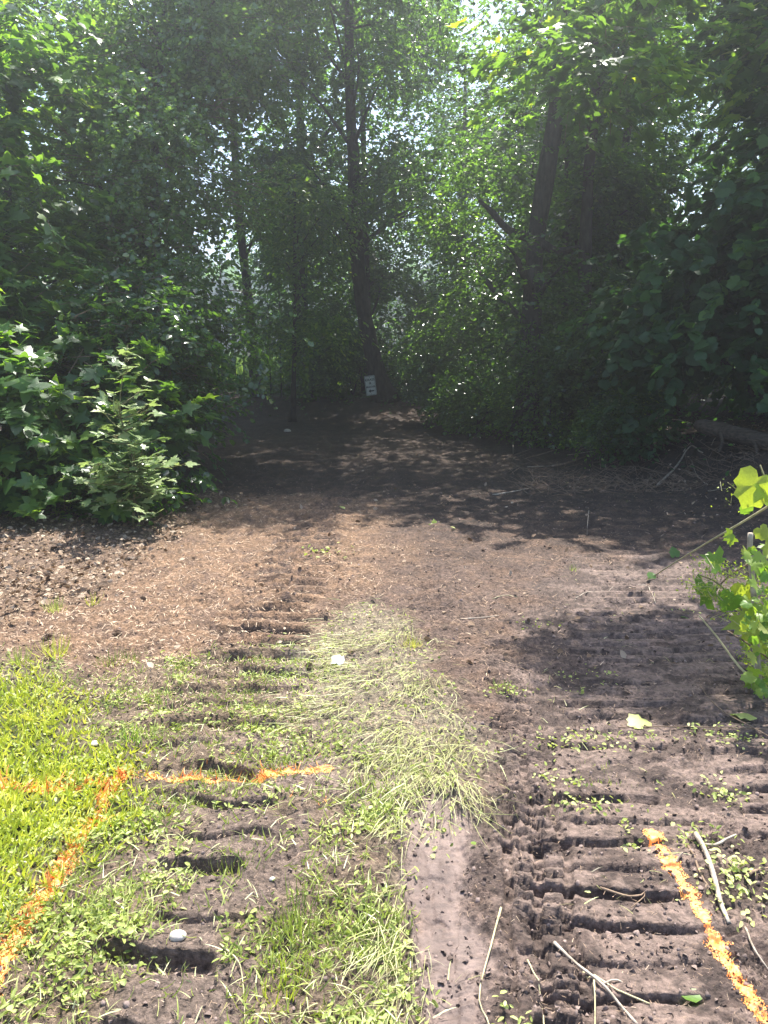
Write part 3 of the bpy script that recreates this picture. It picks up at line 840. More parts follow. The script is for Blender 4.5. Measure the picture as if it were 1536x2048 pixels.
make_tree("walnut_tree", "walnut on the near right bank whose long high limb shades a patch of the mud", "tree",
          [(5.6, 7.6, .3), (5.5, 7.6, 3), (5.2, 7.5, 5.5), (5.0, 7.4, 8.5)], .16, .06,
          [((2.25, 6.45, 5.5), (.55, .42, .25), 7.0), ((3.3, 6.9, 5.9), (.8, .6, .35), 2.0), ((5.0, 7.6, 7.4), (1.8, 1.5, 1.2))],
          420, 10, .4, .095, 'wood', OVATE, 126, tilt=.4, nlimb=12, gap=-.2, boughs=(7, 'wood', .7))
t = bpy.data.objects['walnut_tree']
add_boughs(t, np.array(t.location), [((2.3, 6.45, 5.5), (.6, .38, .2))], 6, 'wood', np.random.default_rng(4), .55)
SH = [
    ("dogwood_shrub", "rounded small leaved shrub at the foot of the bank right of the sign tree", (1.75, 14.6), .8, .9, 420, .07, 'wood'),
    ("dogwood_shrub", "leafy shrub under the thick trunk with the snapped limb", (2.8, 13.3), .95, 1.15, 560, .075, 'wood'),
    ("dogwood_shrub", "upright shrub filling the gap between the two right hand trunks", (3.7, 13.6), 1.0, 1.7, 640, .08, 'wood'),
    ("dogwood_shrub", "low shrub spilling down the bank left of the fallen log", (3.55, 11.0), .6, .6, 260, .08, 'vine'),
    ("dogwood_shrub", "dark shrub right behind the leaning trunk with the sign", (.9, 20.6), 1.2, 1.6, 560, .08, 'wood'),
    ("dogwood_shrub", "shrub crowding the left flank of the leaning trunk", (-1.9, 20.4), 1.1, 1.4, 520, .08, 'wood'),
    ("dogwood_shrub", "leafy shrub at the back right of the shaded clearing with upright shoots", (2.1, 17.5), 1.3, 2.3, 700, .085, 'wood'),
    ("dogwood_shrub", "shrub on the far left beyond the path bend in front of the meadow", (-5.2, 17.2), 1.1, 1.3, 520, .08, 'wood'),
    ("dogwood_shrub", "small leaved shrub filling the back of the left maple bush", (-4.2, 11.4), 1.0, 1.4, 560, .07, 'wood'),
    ("dogwood_shrub", "tall shrub closing the left edge of the picture behind the maple", (-7.2, 10.8), 1.5, 2.3, 700, .08, 'wood'),
]
for k, (nm, lb, (sx, sy), rr, hh, nt_, sz, mt_) in enumerate(SH):
    z0 = gz(sx, sy)
    make_tree(nm, lb, "shrub", [(sx, sy, z0 - .05), (sx + .05, sy, z0 + hh * .5), (sx + .1, sy, z0 + hh * 1.2)], .03, .012,
              [((sx, sy, z0 + hh * .75), (rr, rr * .9, hh * .8)), ((sx + .3 * rr, sy - .4 * rr, z0 + hh * .35), (rr * .7, rr * .6, hh * .4))],
              nt_, 10, .36, sz, mt_, OVATE, 200 + k, tilt=.5, droop=.35, nlimb=7, gap=0, tsides=6, boughs=(3, 'wood', .75 * rr))

# ------------------------------------------------------------------ woodland behind: five grown forms, each copied to its own places
def proto(seed, H, R, n, low, size=.10, gap=.1):
    r = np.random.default_rng(seed)
    lean = r.normal(0, .35, 2)
    tp_ = smooth_path([(0, 0, -.1), (lean[0] * .3, lean[1] * .3, H * .35), (lean[0], lean[1], H * .92)], 16)
    V, F = tube(tp_, np.linspace(.17, .04, 16) * (H / 11), 8, .12, seed)
    tm = mesh("trunk", V, F, M['bark'], smooth=True)
    ell = []
    for z in np.linspace(low, H - 1.2, 4):
        ell.append(((lean[0] * z / H + r.normal(0, .3), lean[1] * z / H + r.normal(0, .3), z), (R * (.75 + .4 * r.random()), R * (.75 + .4 * r.random()), (H - low) * .2)))
    P, D = crown_points(r, ell, n, gap, 1.2, .5, seed)
    ac = Acc()
    for pa, ra in limbs(r, tp_, P, 16, .17):
        V, F = tube(pa, ra, 5, .1, seed, cap=False); ac.add(V, F)
    lm = ac.mesh("limbs", M['bark'], True)
    lp = sprays(r, P, D, 12, .6, size, .5, .35)
    V, F, T = place(DIAM, *lp)
    bp, _ = crown_points(r, ell, 26, -.3, 1.1, .4, seed + 1)
    return tm, lm, mesh("crown", V, F, M['wood'], T), bp


PRO = [proto(301, 11.5, 2.3, 1100, 3.6, .13), proto(302, 13, 2.5, 1200, 4.6, .13), proto(303, 10, 2.0, 1000, 2.6, .12), proto(304, 12, 2.2, 1100, 3.2, .12), proto(305, 6.5, 1.9, 1000, .9, .12)]
BG = [
    (-9.5, 15.5, 0), (-12.5, 18, 1), (-8.2, 18.6, 3), (-11.5, 24, 0), (-7.4, 22.6, 2),
    (-2.4, 23.4, 1), (-.5, 22.8, 0), (4.6, 23.0, 3), (5.6, 25.6, 1), (5.1, 18.2, 0), (6.0, 21.6, 4), (5.6, 24.5, 1), (8.6, 15.0, 3),
    (8.9, 19.0, 1), (11.2, 16.6, 0), (12.4, 21.5, 3), (9.6, 11.6, 2), (-.8, 25.6, 4), (2.5, 25.2, 2), (7.6, 27.0, 4), (10.5, 26, 1), (3.9, 16.9, 4), (6.9, 14.0, 4),
    (-10.8, 10.5, 3), (12.5, 12.0, 1), (3.1, 19.3, 4), (-2.9, 24.6, 4), (14.5, 17.5, 4), (-15.0, 13.5, 2),
]
WHERE = ["at the far left beyond the maple", "furthest out on the left flank", "left of the meadow gap", "far back on the left beside the meadow", "at the left edge of the meadow gap",
         "straight behind the path bend", "directly behind the sign tree", "right behind the sign tree", "behind the snapped limb tree at mid depth", "behind the two right trunks",
         "low and bushy behind the right trunks", "deep in the wood right of centre", "behind the vine covered tree", "deep behind the vine covered tree", "beyond the right bank",
         "far out on the right flank", "behind the low vine smothered bush", "low and furthest back in the centre", "slim and furthest back near the centre", "low and furthest back on the right",
         "tall and furthest back on the right", "low behind the upright shrub between the trunks", "low in the shade behind the vines", "closing the wood outside the left bush", "closing the wood outside the right bank",
         "low and bushy between the sign tree and the snapped limb tree", "low at the back of the path bend", "low at the outer right flank", "slim at the outer left flank"]
for (x, y, k), w in zip(BG, WHERE):
    tm, lm, cm, bp = PRO[k]
    z0 = gz(x, y)
    root = obj("woodland_tree", None, label="woodland tree " + w, cat="tree", group="woodland trees behind the clearing", loc=(x, y, z0))
    root.rotation_euler = (0, 0, x * 1.7 + y)
    s = .92 + .2 * float(hash2(np.array([int(x * 10)]), np.array([int(y * 10)]), 5)[0]); root.scale = (s, s, s)
    obj("trunk", tm, root); obj("limbs", lm, root, kind="stuff"); obj("crown", cm, root, kind="stuff")
    rb = np.random.default_rng(int(abs(x * 97 + y * 13)))
    for p in bp[::10 if y > 22 else 6]:
        if abs(x) > 11 and rb.random() < .5: continue
        o = obj("bough", BOUGH["fine"][int(rb.integers(0, 3))], root, kind="stuff", loc=tuple(p))
        o.rotation_euler = (rb.normal(0, .2), rb.normal(0, .2), rb.uniform(0, 6.28)); o.scale = (1.5 if y > 22 else 1.15,) * 3

# understorey filling the wood below the crowns
UN = [(-.9, 22.2, 1.5, "just behind the sign tree to its left"), (1.9, 21.6, 1.6, "behind the sign tree to its right"), (3.6, 19.4, 1.5, "at mid depth right of the clearing's end"), (4.4, 16.6, 1.4, "between the right trunks low down"),
      (5.9, 15.6, 1.5, "behind the bank's crest"), (7.6, 13.0, 1.3, "behind the log and vines"), (-1.6, 22.6, 1.3, "right of the thin dark trunk at the bend"), (5.0, 20.5, 1.8, "deep and low in the right wood"), (7.2, 17.6, 1.7, "deep behind the vine wall"),
      (1.0, 24.6, 1.8, "far back behind the sign"), (3.2, 25.4, 1.9, "far back right of the sign"), (-6.6, 12.6, 1.3, "behind the left maple low down"), (-8.6, 12.6, 1.6, "behind the left shrubs outside the maple"), (6.6, 24.6, 2.0, "far back and low on the right"),
      (9.4, 14.4, 1.7, "right of the vine covered tree"), (-5.6, 14.6, 1.2, "at the foot of the taller poplar"), (2.5, 15.9, 1.2, "behind the trunk with the snapped limb"), (1.1, 19.6, .7, "close beside the base of the sign tree"), (1.7, 16.9, .8, "at the clearing's back right corner")]
for k, (x, y, hh, w) in enumerate(UN):
    r = np.random.default_rng(950 + k); z0 = gz(x, y)
    root = obj("understorey_shrub", None, label="shaded leafy shrub " + w, cat="shrub", group="understorey shrubs under the trees", loc=(x, y, z0))
    for q in range(5):
        a = r.uniform(0, 6.28); e = np.array([math.cos(a) * hh * .45, math.sin(a) * hh * .4, hh * r.uniform(.8, 1.4)])
        V, F = tube(smooth_path([(0, 0, -.05), e * .5 + [0, 0, .1], e], 7), np.linspace(.022, .007, 7), 5, cap=False)
        obj("branch", mesh("branch", V, F, M['bark'], smooth=True), root)
    for q in range(int(2 + 2.6 * hh)):
        p = (r.normal(0, .42 * hh), r.normal(0, .35 * hh), r.uniform(.2, 1.75) * hh)
        o = obj("bough", BOUGH["wood" if q % 2 else "fine"][q % 3], root, kind="stuff", loc=p); o.rotation_euler = (r.normal(0, .3), r.normal(0, .3), r.uniform(0, 6)); o.scale = (r.uniform(.7, 1.0),) * 3

# bare thin saplings seen against the meadow on the left
r = np.random.default_rng(12)
for i in range(16):
    px = 395 + i * 13 + r.normal(0, 4); Y = 20.5 + r.random() * 3
    p = PT(px, 800, Y); z0 = gz(p[0], Y)
    H = 2.5 + 2.5 * r.random(); lx = r.normal(0, .25)
    b = np.array([p[0], Y, z0 - .05])
    path = smooth_path([(0, 0, 0), (lx * .4, 0, H * .5), (lx, 0, H)], 8)
    root = obj("thin_sapling", None, cat="sapling", label="spindly leafless sapling stem standing against the bright meadow at the path bend", group="spindly stems in front of the meadow", loc=tuple(b))
    V, F = tube(path, np.linspace(.022, .006, 8), 5); obj("trunk", mesh("trunk", V, F, M['bark'], smooth=True), root)
    for q in range(4):
        f = .3 + .16 * q; k = int(f * 7); s = path[k]; e = s + np.array([r.normal(0, .3), r.normal(0, .2), .35])
        V, F = tube(smooth_path([s, (s + e) / 2 + [0, 0, -.03], e], 5), np.linspace(.008, .003, 5), 4, cap=False)
        obj("twig", mesh("twig", V, F, M['bark']), root)

# far side of the meadow
def treeline():
    r = np.random.default_rng(400)
    n = 9000
    x = r.uniform(-110, 110, n); y = 92 + r.random(n) * 12
    hh = 11 + 4 * fbm(x * .08, x * 0, 71, 4)
    z = r.random(n) ** .8 * hh
    P = np.stack([x, y - z * .1, z], -1)
    D = norm(r.normal(0, 1, (n, 3))); 
    V, F, T = place(ROUND, P, D, norm(UP + r.normal(0, .6, (n, 3))), r.uniform(1.4, 2.6, n), np.clip(r.normal(.4, .25, n), 0, 1))
    obj("far_wood", mesh("far_wood", V, F, M['wood'], T), kind="stuff", label="hazy line of distant trees on the far side of the meadow")


treeline()

BLADE = tmpl([(-.5, 0, 0), (.5, 0, 0), (-.42, .4, .10), (.42, .4, .10), (-.25, .75, .05), (.25, .75, .05), (0, 1.0, -.10), (0.02, 1.0, -.10)],
             [[0, 1, 3, 2], [2, 3, 5, 4], [4, 5, 7, 6]])


def blades(P, D, Nn, Ln, Wd, tint, bend=1.0):
    V, F = BLADE
    X, D, N2 = frames(D, Nn)
    out = P[:, None, :] + (Wd[:, None, None] * V[None, :, 0:1]) * X[:, None, :] + Ln[:, None, None] * (V[None, :, 1:2] * D[:, None, :] + bend * V[None, :, 2:3] * N2[:, None, :])
    FF = F[None] + (np.arange(len(P)) * len(V))[:, None, None]
    return out.reshape(-1, 3), FF.reshape(-1, 4), np.repeat(tint, len(V))


def meadow():
    r = np.random.default_rng(410)
    n = 14000
    x = r.uniform(-24, 10, n); y = 23.5 + 22 * r.random(n) ** 1.6
    z = base_h(x, y) - .02
    D = np.stack([r.normal(0, .3, n), r.normal(0, .3, n), np.ones(n)], -1)
    V, F, T = blades(np.stack([x, y, z], -1), D, norm(r.normal(0, 1, (n, 3)) + [0, -1, 0]), r.uniform(.5, 1.25, n), r.uniform(.03, .07, n), r.random(n))
    obj("meadow_grass", mesh("meadow_grass", V, F, M['meadow'], T), kind="stuff", label="tall sunlit meadow grass seen through the trees at left")


meadow()

# ------------------------------------------------------------------ ground cover
PAINT = {
    "long": [G(-60, 2050), G(0, 1940), (G(70, 1808)), G(150, 1690), G(205, 1605), G(252, 1548)],
    "cross": [G(-120, 1582), G(0, 1575), G(150, 1580), G(262, 1555), G(430, 1566), G(520, 1549), G(655, 1540)],
    "right": [G(1308, 1672), G(1345, 1738), G(1400, 1830), G(1440, 1900), G(1480, 1970), G(1536, 2040), G(1620, 2140)],
}
P_W = {"long": .026, "cross": .020, "right": .020}


def paint_mask(x, y, keys=("long", "cross")):
    m = np.zeros(np.shape(x))
    for k in keys:
        d = line_d(PAINT[k], x, y) + fbm(x * 14, y * 14, 81, 3) * .035
        v = 1 - sstep(P_W[k] * .2, P_W[k] * 2.0, d)
        if k == "cross":
            v = v * sstep(-.75, -.1, fbm(x * 4.5, y * 2, 82, 2) + .2 * (x > -.9))
        m = np.maximum(m, v)
    return m


def scatter(r, n, x0, x1, y0, y1, pw=1.0):
    """random points, thinned with distance like the picture needs"""
    u = r.random(n)
    y = y0 * (y1 / y0) ** (u ** pw)
    x = x0 + (x1 - x0) * r.random(n)
    return x, y


def fan_scatter(r, n, y0, y1, k=.66, power=1.0):
    u = r.random(n)
    y = y0 * (y1 / y0) ** (u ** power)
    x = (r.random(n) * 2 - 1) * k * (y + .33)
    return x, y


def pick(r, dens): return r.random(len(dens)) < np.clip(dens, 0, 1)


paint_sets = {k: Acc() for k in PAINT}


def grow(name, label, mat, x, y, dens, Lr, Wr, tilt, seed, lay=0.0, field=None, zoff=0.0, tintf=None, painted=True):
    r = np.random.default_rng(seed)
    k = pick(r, dens); x = x[k]; y = y[k]; n = len(x)
    z = height(x, y) + zoff
    D = np.stack([r.normal(0, tilt, n), r.normal(0, tilt, n), np.full(n, 1 - lay)], -1)
    if field is not None: D = D + field(x, y, r) * lay
    Ln = r.uniform(*Lr, n); Wd = r.uniform(*Wr, n)
    Nn = norm(r.normal(0, .5, (n, 3)) + (UP if lay > .5 else np.array([0, -1, .3])))
    ti = np.clip((tintf(x, y) if tintf else .5) + r.normal(0, .22, n), 0, 1)
    pm = (r.random(n) < paint_mask(x, y) * .5) if painted else np.zeros(n, bool)
    P = np.stack([x, y, z], -1)
    g = ~pm
    V, F, T = blades(P[g], D[g], Nn[g], Ln[g], Wd[g], ti[g], .45 if lay > .5 else 1.0)
    obj(name, mesh(name, V, F, M[mat], T), kind="stuff", label=label)
    if pm.any():
        V, F, T = blades(P[pm], D[pm], Nn[pm], Ln[pm], Wd[pm], ti[pm])
        near_long = (line_d(PAINT["long"], x[pm], y[pm]) < line_d(PAINT["cross"], x[pm], y[pm]))
        rep = np.repeat(near_long, 8)
        for key, sel in (("long", near_long), ("cross", ~near_long)):
            if sel.any():
                VV, FF, TT = blades(P[pm][sel], D[pm][sel], Nn[pm][sel], Ln[pm][sel], Wd[pm][sel], ti[pm][sel])
                paint_sets[key].add(VV, FF, TT)
    return n


def cover():
    r = np.random.default_rng(500)
    # lush lawn corner
    x, y = fan_scatter(r, 60000, 1.25, 4.6)
    z = zones(x, y)
    grow("lawn_grass", "bright green lawn grass in the sunlit left corner", 'lawn', x, y, z['lawn'] * 1.0, (.03, .07), (.005, .010), .75, 501,
         tintf=lambda a, b: .5 + .4 * fbm(a * 3, b * 3, 88, 2))
    # thin short grass over the soil
    x, y = fan_scatter(r, 66000, 1.2, 5.0)
    z = zones(x, y)
    pt = sstep(-.12, .3, fbm(x * 2.6, y * 3.4, 91, 4))
    grow("thin_grass", "sparse short yellowish grass growing over the rutted soil", 'weed', x, y, z['thin'] * (1 - z['lawn']) * (.14 + .86 * pt) * (1 - z['slick']) * (1 - .85 * z['bare']), (.02, .06), (.003, .006), 1.0, 502,
         tintf=lambda a, b: .45 + .5 * fbm(a * 2, b * 2, 89, 3))
    # crushed long blades lying in a swath
    def field(a, b, q):
        ang = -math.pi / 2 + np.clip((a - (.02 + .03 * b)) * 1.5 - .25, -1.1, .35) + q.normal(0, .45, len(a)) + .5 * fbm(a * 4, b * 4, 99, 2)
        return np.stack([np.cos(ang), np.sin(ang), np.full(len(a), .06)], -1)
    x, y = fan_scatter(r, 78000, 1.25, 5.6)
    z = zones(x, y)
    grow("flattened_grass", "swath of long straw coloured grass pressed flat down the middle of the path", 'straw', x, y, z['flat'] * (1 - .93 * z['slick']) * (.12 + .8 * sstep(-.2, .3, fbm(x * 3, y * 3, 92, 3))), (.04, .18), (.0016, .0036), .12, 503, lay=.95, field=field, zoff=.014,
         tintf=lambda a, b: .5 + .5 * fbm(a * 5, b * 5, 93, 2))
    x, y = fan_scatter(r, 26000, 1.25, 5.4)
    z = zones(x, y)
    def field2(a, b, q):
        ang = q.uniform(0, 2 * math.pi, len(a)); return np.stack([np.cos(ang), np.sin(ang), np.full(len(a), .12)], -1)
    grow("strewn_grass", "loose cut grass blades strewn over the rutted soil", 'straw', x, y, (z['thin'] * .24 * (1 - .6 * z['bare']) + .10 * z['mud'] * sstep(0, .4, fbm(x * 1.9, y * 1.9, 94, 3))) * (1 - z['lawn']), (.02, .07), (.002, .004), .1, 504, lay=.9, field=field2, zoff=.008,
         tintf=lambda a, b: .35 + .3 * (a < .2))
    # broad little weed leaves
    r2 = np.random.default_rng(505)
    x, y = fan_scatter(r2, 80000, 1.25, 5.2)
    z = zones(x, y)
    pt = sstep(-.05, .3, fbm(x * 3.3, y * 4.0, 95, 4))
    d = z['thin'] * (1 - .85 * z['bare']) * (1 - z['slick']) * pt * .85 * (1 - .4 * z['lawn']) + z['lawn'] * .25 + z['flat'] * .2 + z['mud'] * .30 * sstep(.28, .5, fbm(x * 2.4, y * 2.4, 96, 3)) * (1 - z['slick'])
    k = pick(r2, d); x = x[k]; y = y[k]; n = len(x)
    P = np.stack([x, y, height(x, y) + r2.uniform(.004, .03, n)], -1)
    D = np.stack([r2.normal(0, 1, n), r2.normal(0, 1, n), r2.normal(.1, .35, n)], -1)
    S_ = r2.uniform(.009, .024, n)
    ti = np.clip(.5 + .4 * fbm(x * 2, y * 2, 97, 2) + r2.normal(0, .2, n), 0, 1)
    Nw = UP + r2.normal(0, .6, (n, 3)); h_ = n // 3
    NARROW = (ROUND[0] * np.array([.55, 1.25, 1.0]), ROUND[1])
    a_ = place(ROUND, P[:h_], D[:h_], Nw[:h_], S_[:h_] * .85, ti[:h_]); b_ = place(NARROW, P[h_:], D[h_:], Nw[h_:], S_[h_:], ti[h_:])
    V = np.concatenate([a_[0], b_[0]]); F = np.concatenate([a_[1], b_[1] + len(a_[0])]); T = np.concatenate([a_[2], b_[2]])
    obj("creeping_weeds", mesh("creeping_weeds", V, F, M['weed'], T), kind="stuff", label="creeping broad leaved weeds scattered over soil and grass")
    # brown fibres of dry mulch and needles
    def strips(name, label, mat, x, y, dens, Lr, Wr, seed, zo=.004):
        q = np.random.default_rng(seed)
        k = pick(q, dens); x = x[k]; y = y[k]; n = len(x)
        a = q.uniform(0, 2 * math.pi, n)
        P = np.stack([x, y, height(x, y) + zo + q.random(n) * .014], -1)
        D = np.stack([np.cos(a), np.sin(a), q.normal(0, .28, n)], -1)
        X, D, N2 = frames(D, UP + q.normal(0, .3, (n, 3)))
        nr = np.clip(y / 4.5, .42, 1); Ln = q.uniform(*Lr, n) * nr; Wd = q.uniform(*Wr, n) * nr * np.where(y < 3, .7, 1)
        Vt = np.array([(-.5, 0), (.5, 0), (.3, 1), (-.3, 1)])
        V = P[:, None] + Wd[:, None, None] * Vt[None, :, 0:1] * X[:, None] + Ln[:, None, None] * Vt[None, :, 1:2] * D[:, None]
        F = np.arange(n * 4).reshape(-1, 4)
        obj(name, mesh(name, V.reshape(-1, 3), F, M[mat], np.repeat(q.random(n), 4)), kind="stuff", label=label)
    x, y = fan_scatter(r, 105000, 1.3, 9.5)
    z = zones(x, y)
    strips("dry_mulch", "dry tan mulch and needles covering the sunlit soil at left", 'mulch', x, y, z['tan'] * .75 * (1 - .6 * np.exp(-((x + .57) / .2) ** 2)) + z['thin'] * .05 + z['litter'] * .3 + .012 * (1 - z['slick']), (.012, .045), (.0015, .0045), 506)
    x, y = fan_scatter(r, 70000, 1.3, 17)
    z = zones(x, y)
    strips("dark_mulch", "dark shredded bark and roots mixed into the soil", 'darkmulch', x, y, (.22 + .4 * (1 - z['tan'])) * (1 - .97 * z['slick']) * (1 - z['lawn']) * (1 - .6 * z['mud']) * (1 - .6 * z['thin']), (.012, .045), (.0015, .005), 507)
    # leaf litter at the left
    q = np.random.default_rng(508)
    x, y = fan_scatter(q, 42000, 3.6, 14)
    z = zones(x, y)
    k = pick(q, z['litter'] * .8 + .012 + .12 * sstep(2.6, 3.6, x) * (y > 7)); x = x[k]; y = y[k]; n = len(x)
    P = np.stack([x, y, height(x, y) + q.uniform(.004, .035, n)], -1)
    D = np.stack([q.normal(0, 1, n), q.normal(0, 1, n), q.normal(0, .4, n)], -1)
    V, F, T = place(OVATE, P, D, UP + q.normal(0, .55, (n, 3)), q.uniform(.022, .058, n), q.random(n))
    obj("leaf_litter", mesh("leaf_litter", V, F, M['dry'], T), kind="stuff", label="curled brown dead leaves lying in front of the left bush")
    # crumbs of soil
    x, y = fan_scatter(q, 40000, 1.25, 11)
    z = zones(x, y)
    pt = sstep(-.05, .35, fbm(x * 3.2, y * 5, 12, 3))
    k = pick(q, (z['mud'] * .95 * pt + .30) * (1 - z['slick'] * .55) * (1 - z['lawn'])); x = x[k]; y = y[k]; n = len(x)
    P = np.stack([x, y, height(x, y) + .001], -1)
    OC = (np.array([(1, 0, 0), (0, 1, 0), (-1, 0, 0), (0, -1, 0), (0, 0, 1), (.7, .7, .45), (-.7, -.6, .5)], float), np.array([[0, 5, 4], [5, 1, 4], [1, 2, 4], [2, 6, 4], [6, 3, 4], [3, 0, 4], [0, 1, 5], [2, 3, 6]]))
    S_ = .0022 + .0095 * q.random(n) ** 3
    V, F, T = place(OC, P, q.normal(0, 1, (n, 3)), q.normal(0, 1, (n, 3)), S_, q.random(n))
    obj("soil_crumbs", mesh("soil_crumbs", V, F, M['clod'], T), kind="stuff", label="loose crumbs and clods of dark soil along the track prints")



def floor_plants():
    q = np.random.default_rng(515); n = 16000
    x = q.uniform(-7, 7, n); y = q.uniform(8.5, 23, n)
    edge = np.maximum(sstep(17.4, 19.6, y + fbm(x, y, 516, 3)), sstep(3.2, 4.2, x + .9 * fbm(x, y, 517, 3) - .03 * (y - 9)) * .5)
    edge = np.maximum(edge, sstep(2.4, 3.1, -x - .12 * (y - 9) + .8 * fbm(x, y, 518, 3)) * (y < 16)) * sstep(-.15, .2, fbm(x * 1.4, y * 1.4, 519, 3))
    k = pick(q, edge * .75); x = x[k]; y = y[k]; n = len(x)
    P = np.stack([x, y, height(x, y) + q.uniform(.02, .28, n) * q.random(n)], -1)
    V, F, T = place(OVATE, P, np.stack([q.normal(0, 1, n), q.normal(0, 1, n), q.normal(.1, .3, n)], -1), UP + q.normal(0, .45, (n, 3)), q.uniform(.05, .11, n), np.clip(q.normal(.4, .25, n), 0, 1))
    obj("woodland_ground_cover", mesh("woodland_ground_cover", V, F, M['vine'], T), kind="stuff", label="low leafy plants growing along the edges of the shaded clearing")


cover()
floor_plants()

# painted marking lines: a thin coat just above the soil plus the blades it caught
def paint_lines():
    LB = {"long": "orange spray painted line running from the lower left corner up through the lawn edge",
          "cross": "broken orange spray painted line crossing the grass from the left edge to the middle",
          "right": "orange and yellow spray painted line on the mud in the lower right corner"}
    for k, P in PAINT.items():
        P = np.array(P); mn = P.min(0) - .12; mx = P.max(0) + .12
        st = .003
        xs = np.arange(mn[0], mx[0], st); ys = np.arange(mn[1], mx[1], st)
        X, Y = np.meshgrid(xs, ys)
        d = line_d(P, X.ravel(), Y.ravel())
        near = d < .10
        x = X.ravel(); y = Y.ravel()
        q = np.random.default_rng(600)
        mk = np.zeros(len(x)); mk[near] = paint_mask(x[near], y[near], (k,))
        mk = mk * np.where(near, 1, 0)
        thr = .2 + (.25 if k == 'right' else .45) * fbm(x * 40, y * 40, 601, 3) + .25 * fbm(x * 11, y * 11, 602, 2) + .8 * q.random(len(x))
        cell = (mk > thr).reshape(X.shape)[:-1, :-1]
        m = X.shape[1]
        I, J = np.nonzero(cell)
        F = np.stack([I * m + J, I * m + J + 1, (I + 1) * m + J + 1, (I + 1) * m + J], -1)
        used, inv = np.unique(F, return_inverse=True)
        ux, uy = x[used], y[used]
        V = np.stack([ux, uy, height(ux, uy) + .0018], -1)
        root = obj("paint_line", mesh("paint_line", V, inv.reshape(-1, 4), M['paint'], smooth=True), label=LB[k], cat="paint marking")
        if paint_sets[k].V:
            obj("painted_blades", paint_sets[k].mesh("painted_blades", M['paint']), root, kind="stuff")


paint_lines()

# ------------------------------------------------------------------ single small things on the ground
def gpt(px, py, dz=0.0):
    x, y = G(px, py)
    for _ in range(4):                                   # meet the real ground height along the sight line
        z = gz(x, y); x, y = G(px, py, z + dz)
    return np.array([x, y, z + dz])


def stick(label, pts, r0, r1, mat='stick', lift=.01, name="stick", forks=(), cat="stick", group=None):
    r0 *= .78; r1 *= .78
    P = [gpt(a, b, r0 * .8 + (c[0] if c else 0)) for a, b, *c in pts]
    path = smooth_path(P, 12)
    g = height(path[:, 0], path[:, 1])
    path[:, 2] = np.maximum(path[:, 2], g + r1 * .4)
    base = path[0].copy()
    root = obj(name, None, label=label, cat=cat, group=group, loc=tuple(base))
    V, F = tube(path - base, np.linspace(r0, r1, 12), 8, .18, int(abs(pts[0][0])))
    obj("stem", mesh("stem", V, F, M[mat], smooth=True), root)
    for fk in forks:
        Q = smooth_path([gpt(a, b, r0 + (c[0] if c else 0)) for a, b, *c in fk], 7) - base
        V, F = tube(Q, np.linspace(r0 * .6, r1 * .5, 7), 6, .15, 4)
        obj("side_twig", mesh("side_twig", V, F, M[mat], smooth=True), root)
    return root


stick("thick pale peeled stick with a curved side twig beside the lower right orange line",
      [(1392, 1668, .01), (1412, 1705, .01), (1428, 1752, .012), (1440, 1800, .012), (1458, 1850, .01)], .0125, .007, forks=[[(1400, 1688), (1430, 1690, .015), (1452, 1678, .02), (1472, 1669, .03)]])
stick("thin brown stick parallel to the thick pale one on its left", [(1375, 1690), (1400, 1745), (1422, 1785), (1445, 1800)], .006, .003, 'twig')
stick("long pale cane running diagonally into the bottom edge right of centre",
      [(1108, 1884, .02), (1150, 1925, .012), (1205, 1968, .008), (1240, 2010, .008), (1275, 2050)], .0065, .004, 'stick', forks=[[(1205, 1968), (1235, 1960), (1290, 1990)]])
stick("greenish stalk lying across the long pale cane near the bottom", [(1165, 1952), (1230, 1978), (1300, 2008)], .0045, .0025, 'straw_stem')
stick("limp straw stem bent down the smooth mud strip", [(1002, 1815, .01), (985, 1880, .004), (958, 1990), (975, 2040), (990, 2090)], .004, .002, 'straw_stem')
stick("thin straw stem curling right of the bent one at the bottom", [(1055, 1920), (1075, 1965), (1083, 2010), (1090, 2070)], .0035, .002, 'straw_stem')
stick("short upright straw stem crossing the bottom edge below the pale cane", [(1188, 1960, .01), (1190, 2000), (1190, 2070)], .003, .002, 'straw_stem')
stick("long thin straight twig lying across the mud past the big pale leaf", [(1236, 1455), (1330, 1453, .01), (1440, 1455, .01), (1560, 1458)], .0035, .002, 'twig')
stick("thin dark twig slanting down to the right edge above the straight twig", [(1400, 1382), (1450, 1425, .01), (1500, 1452, .01), (1560, 1485)], .0045, .003, 'twig')
stick("arched pale twig lifting off the shaded mud", [(1276, 1169), (1296, 1178, .03), (1306, 1192, .03), (1311, 1206)], .005, .003)
stick("pale flat stick on the brown soil right of the flattened grass tip", [(920, 1238), (955, 1236), (998, 1231)], .006, .003)
stick("slim straw coloured twig left of the shadow patch", [(985, 1197), (1010, 1195), (1035, 1197)], .004, .002, 'straw_stem')
stick("forked pale twig lying in front of the shaded bank", [(1150, 1200), (1175, 1184), (1225, 1184)], .004, .002, forks=[[(1175, 1184), (1158, 1192), (1148, 1203)]])
stick("short pale twig standing up on the dark shaded soil", [(1174, 1070), (1175, 1048, .1), (1178, 1020, .2)], .004, .002)
stick("bent dead branch lying on the shaded soil below the bank", [(1105, 932, .02), (1140, 925, .03), (1165, 915, .03), (1195, 905, .02)], .022, .010, 'twig', forks=[[(1150, 922, .03), (1160, 900, .08), (1180, 893, .1)]])
stick("long bare pole leaning up the bank below the log", [(1315, 970), (1352, 935, .1), (1380, 912, .18), (1405, 905, .28)], .017, .010, 'stick')
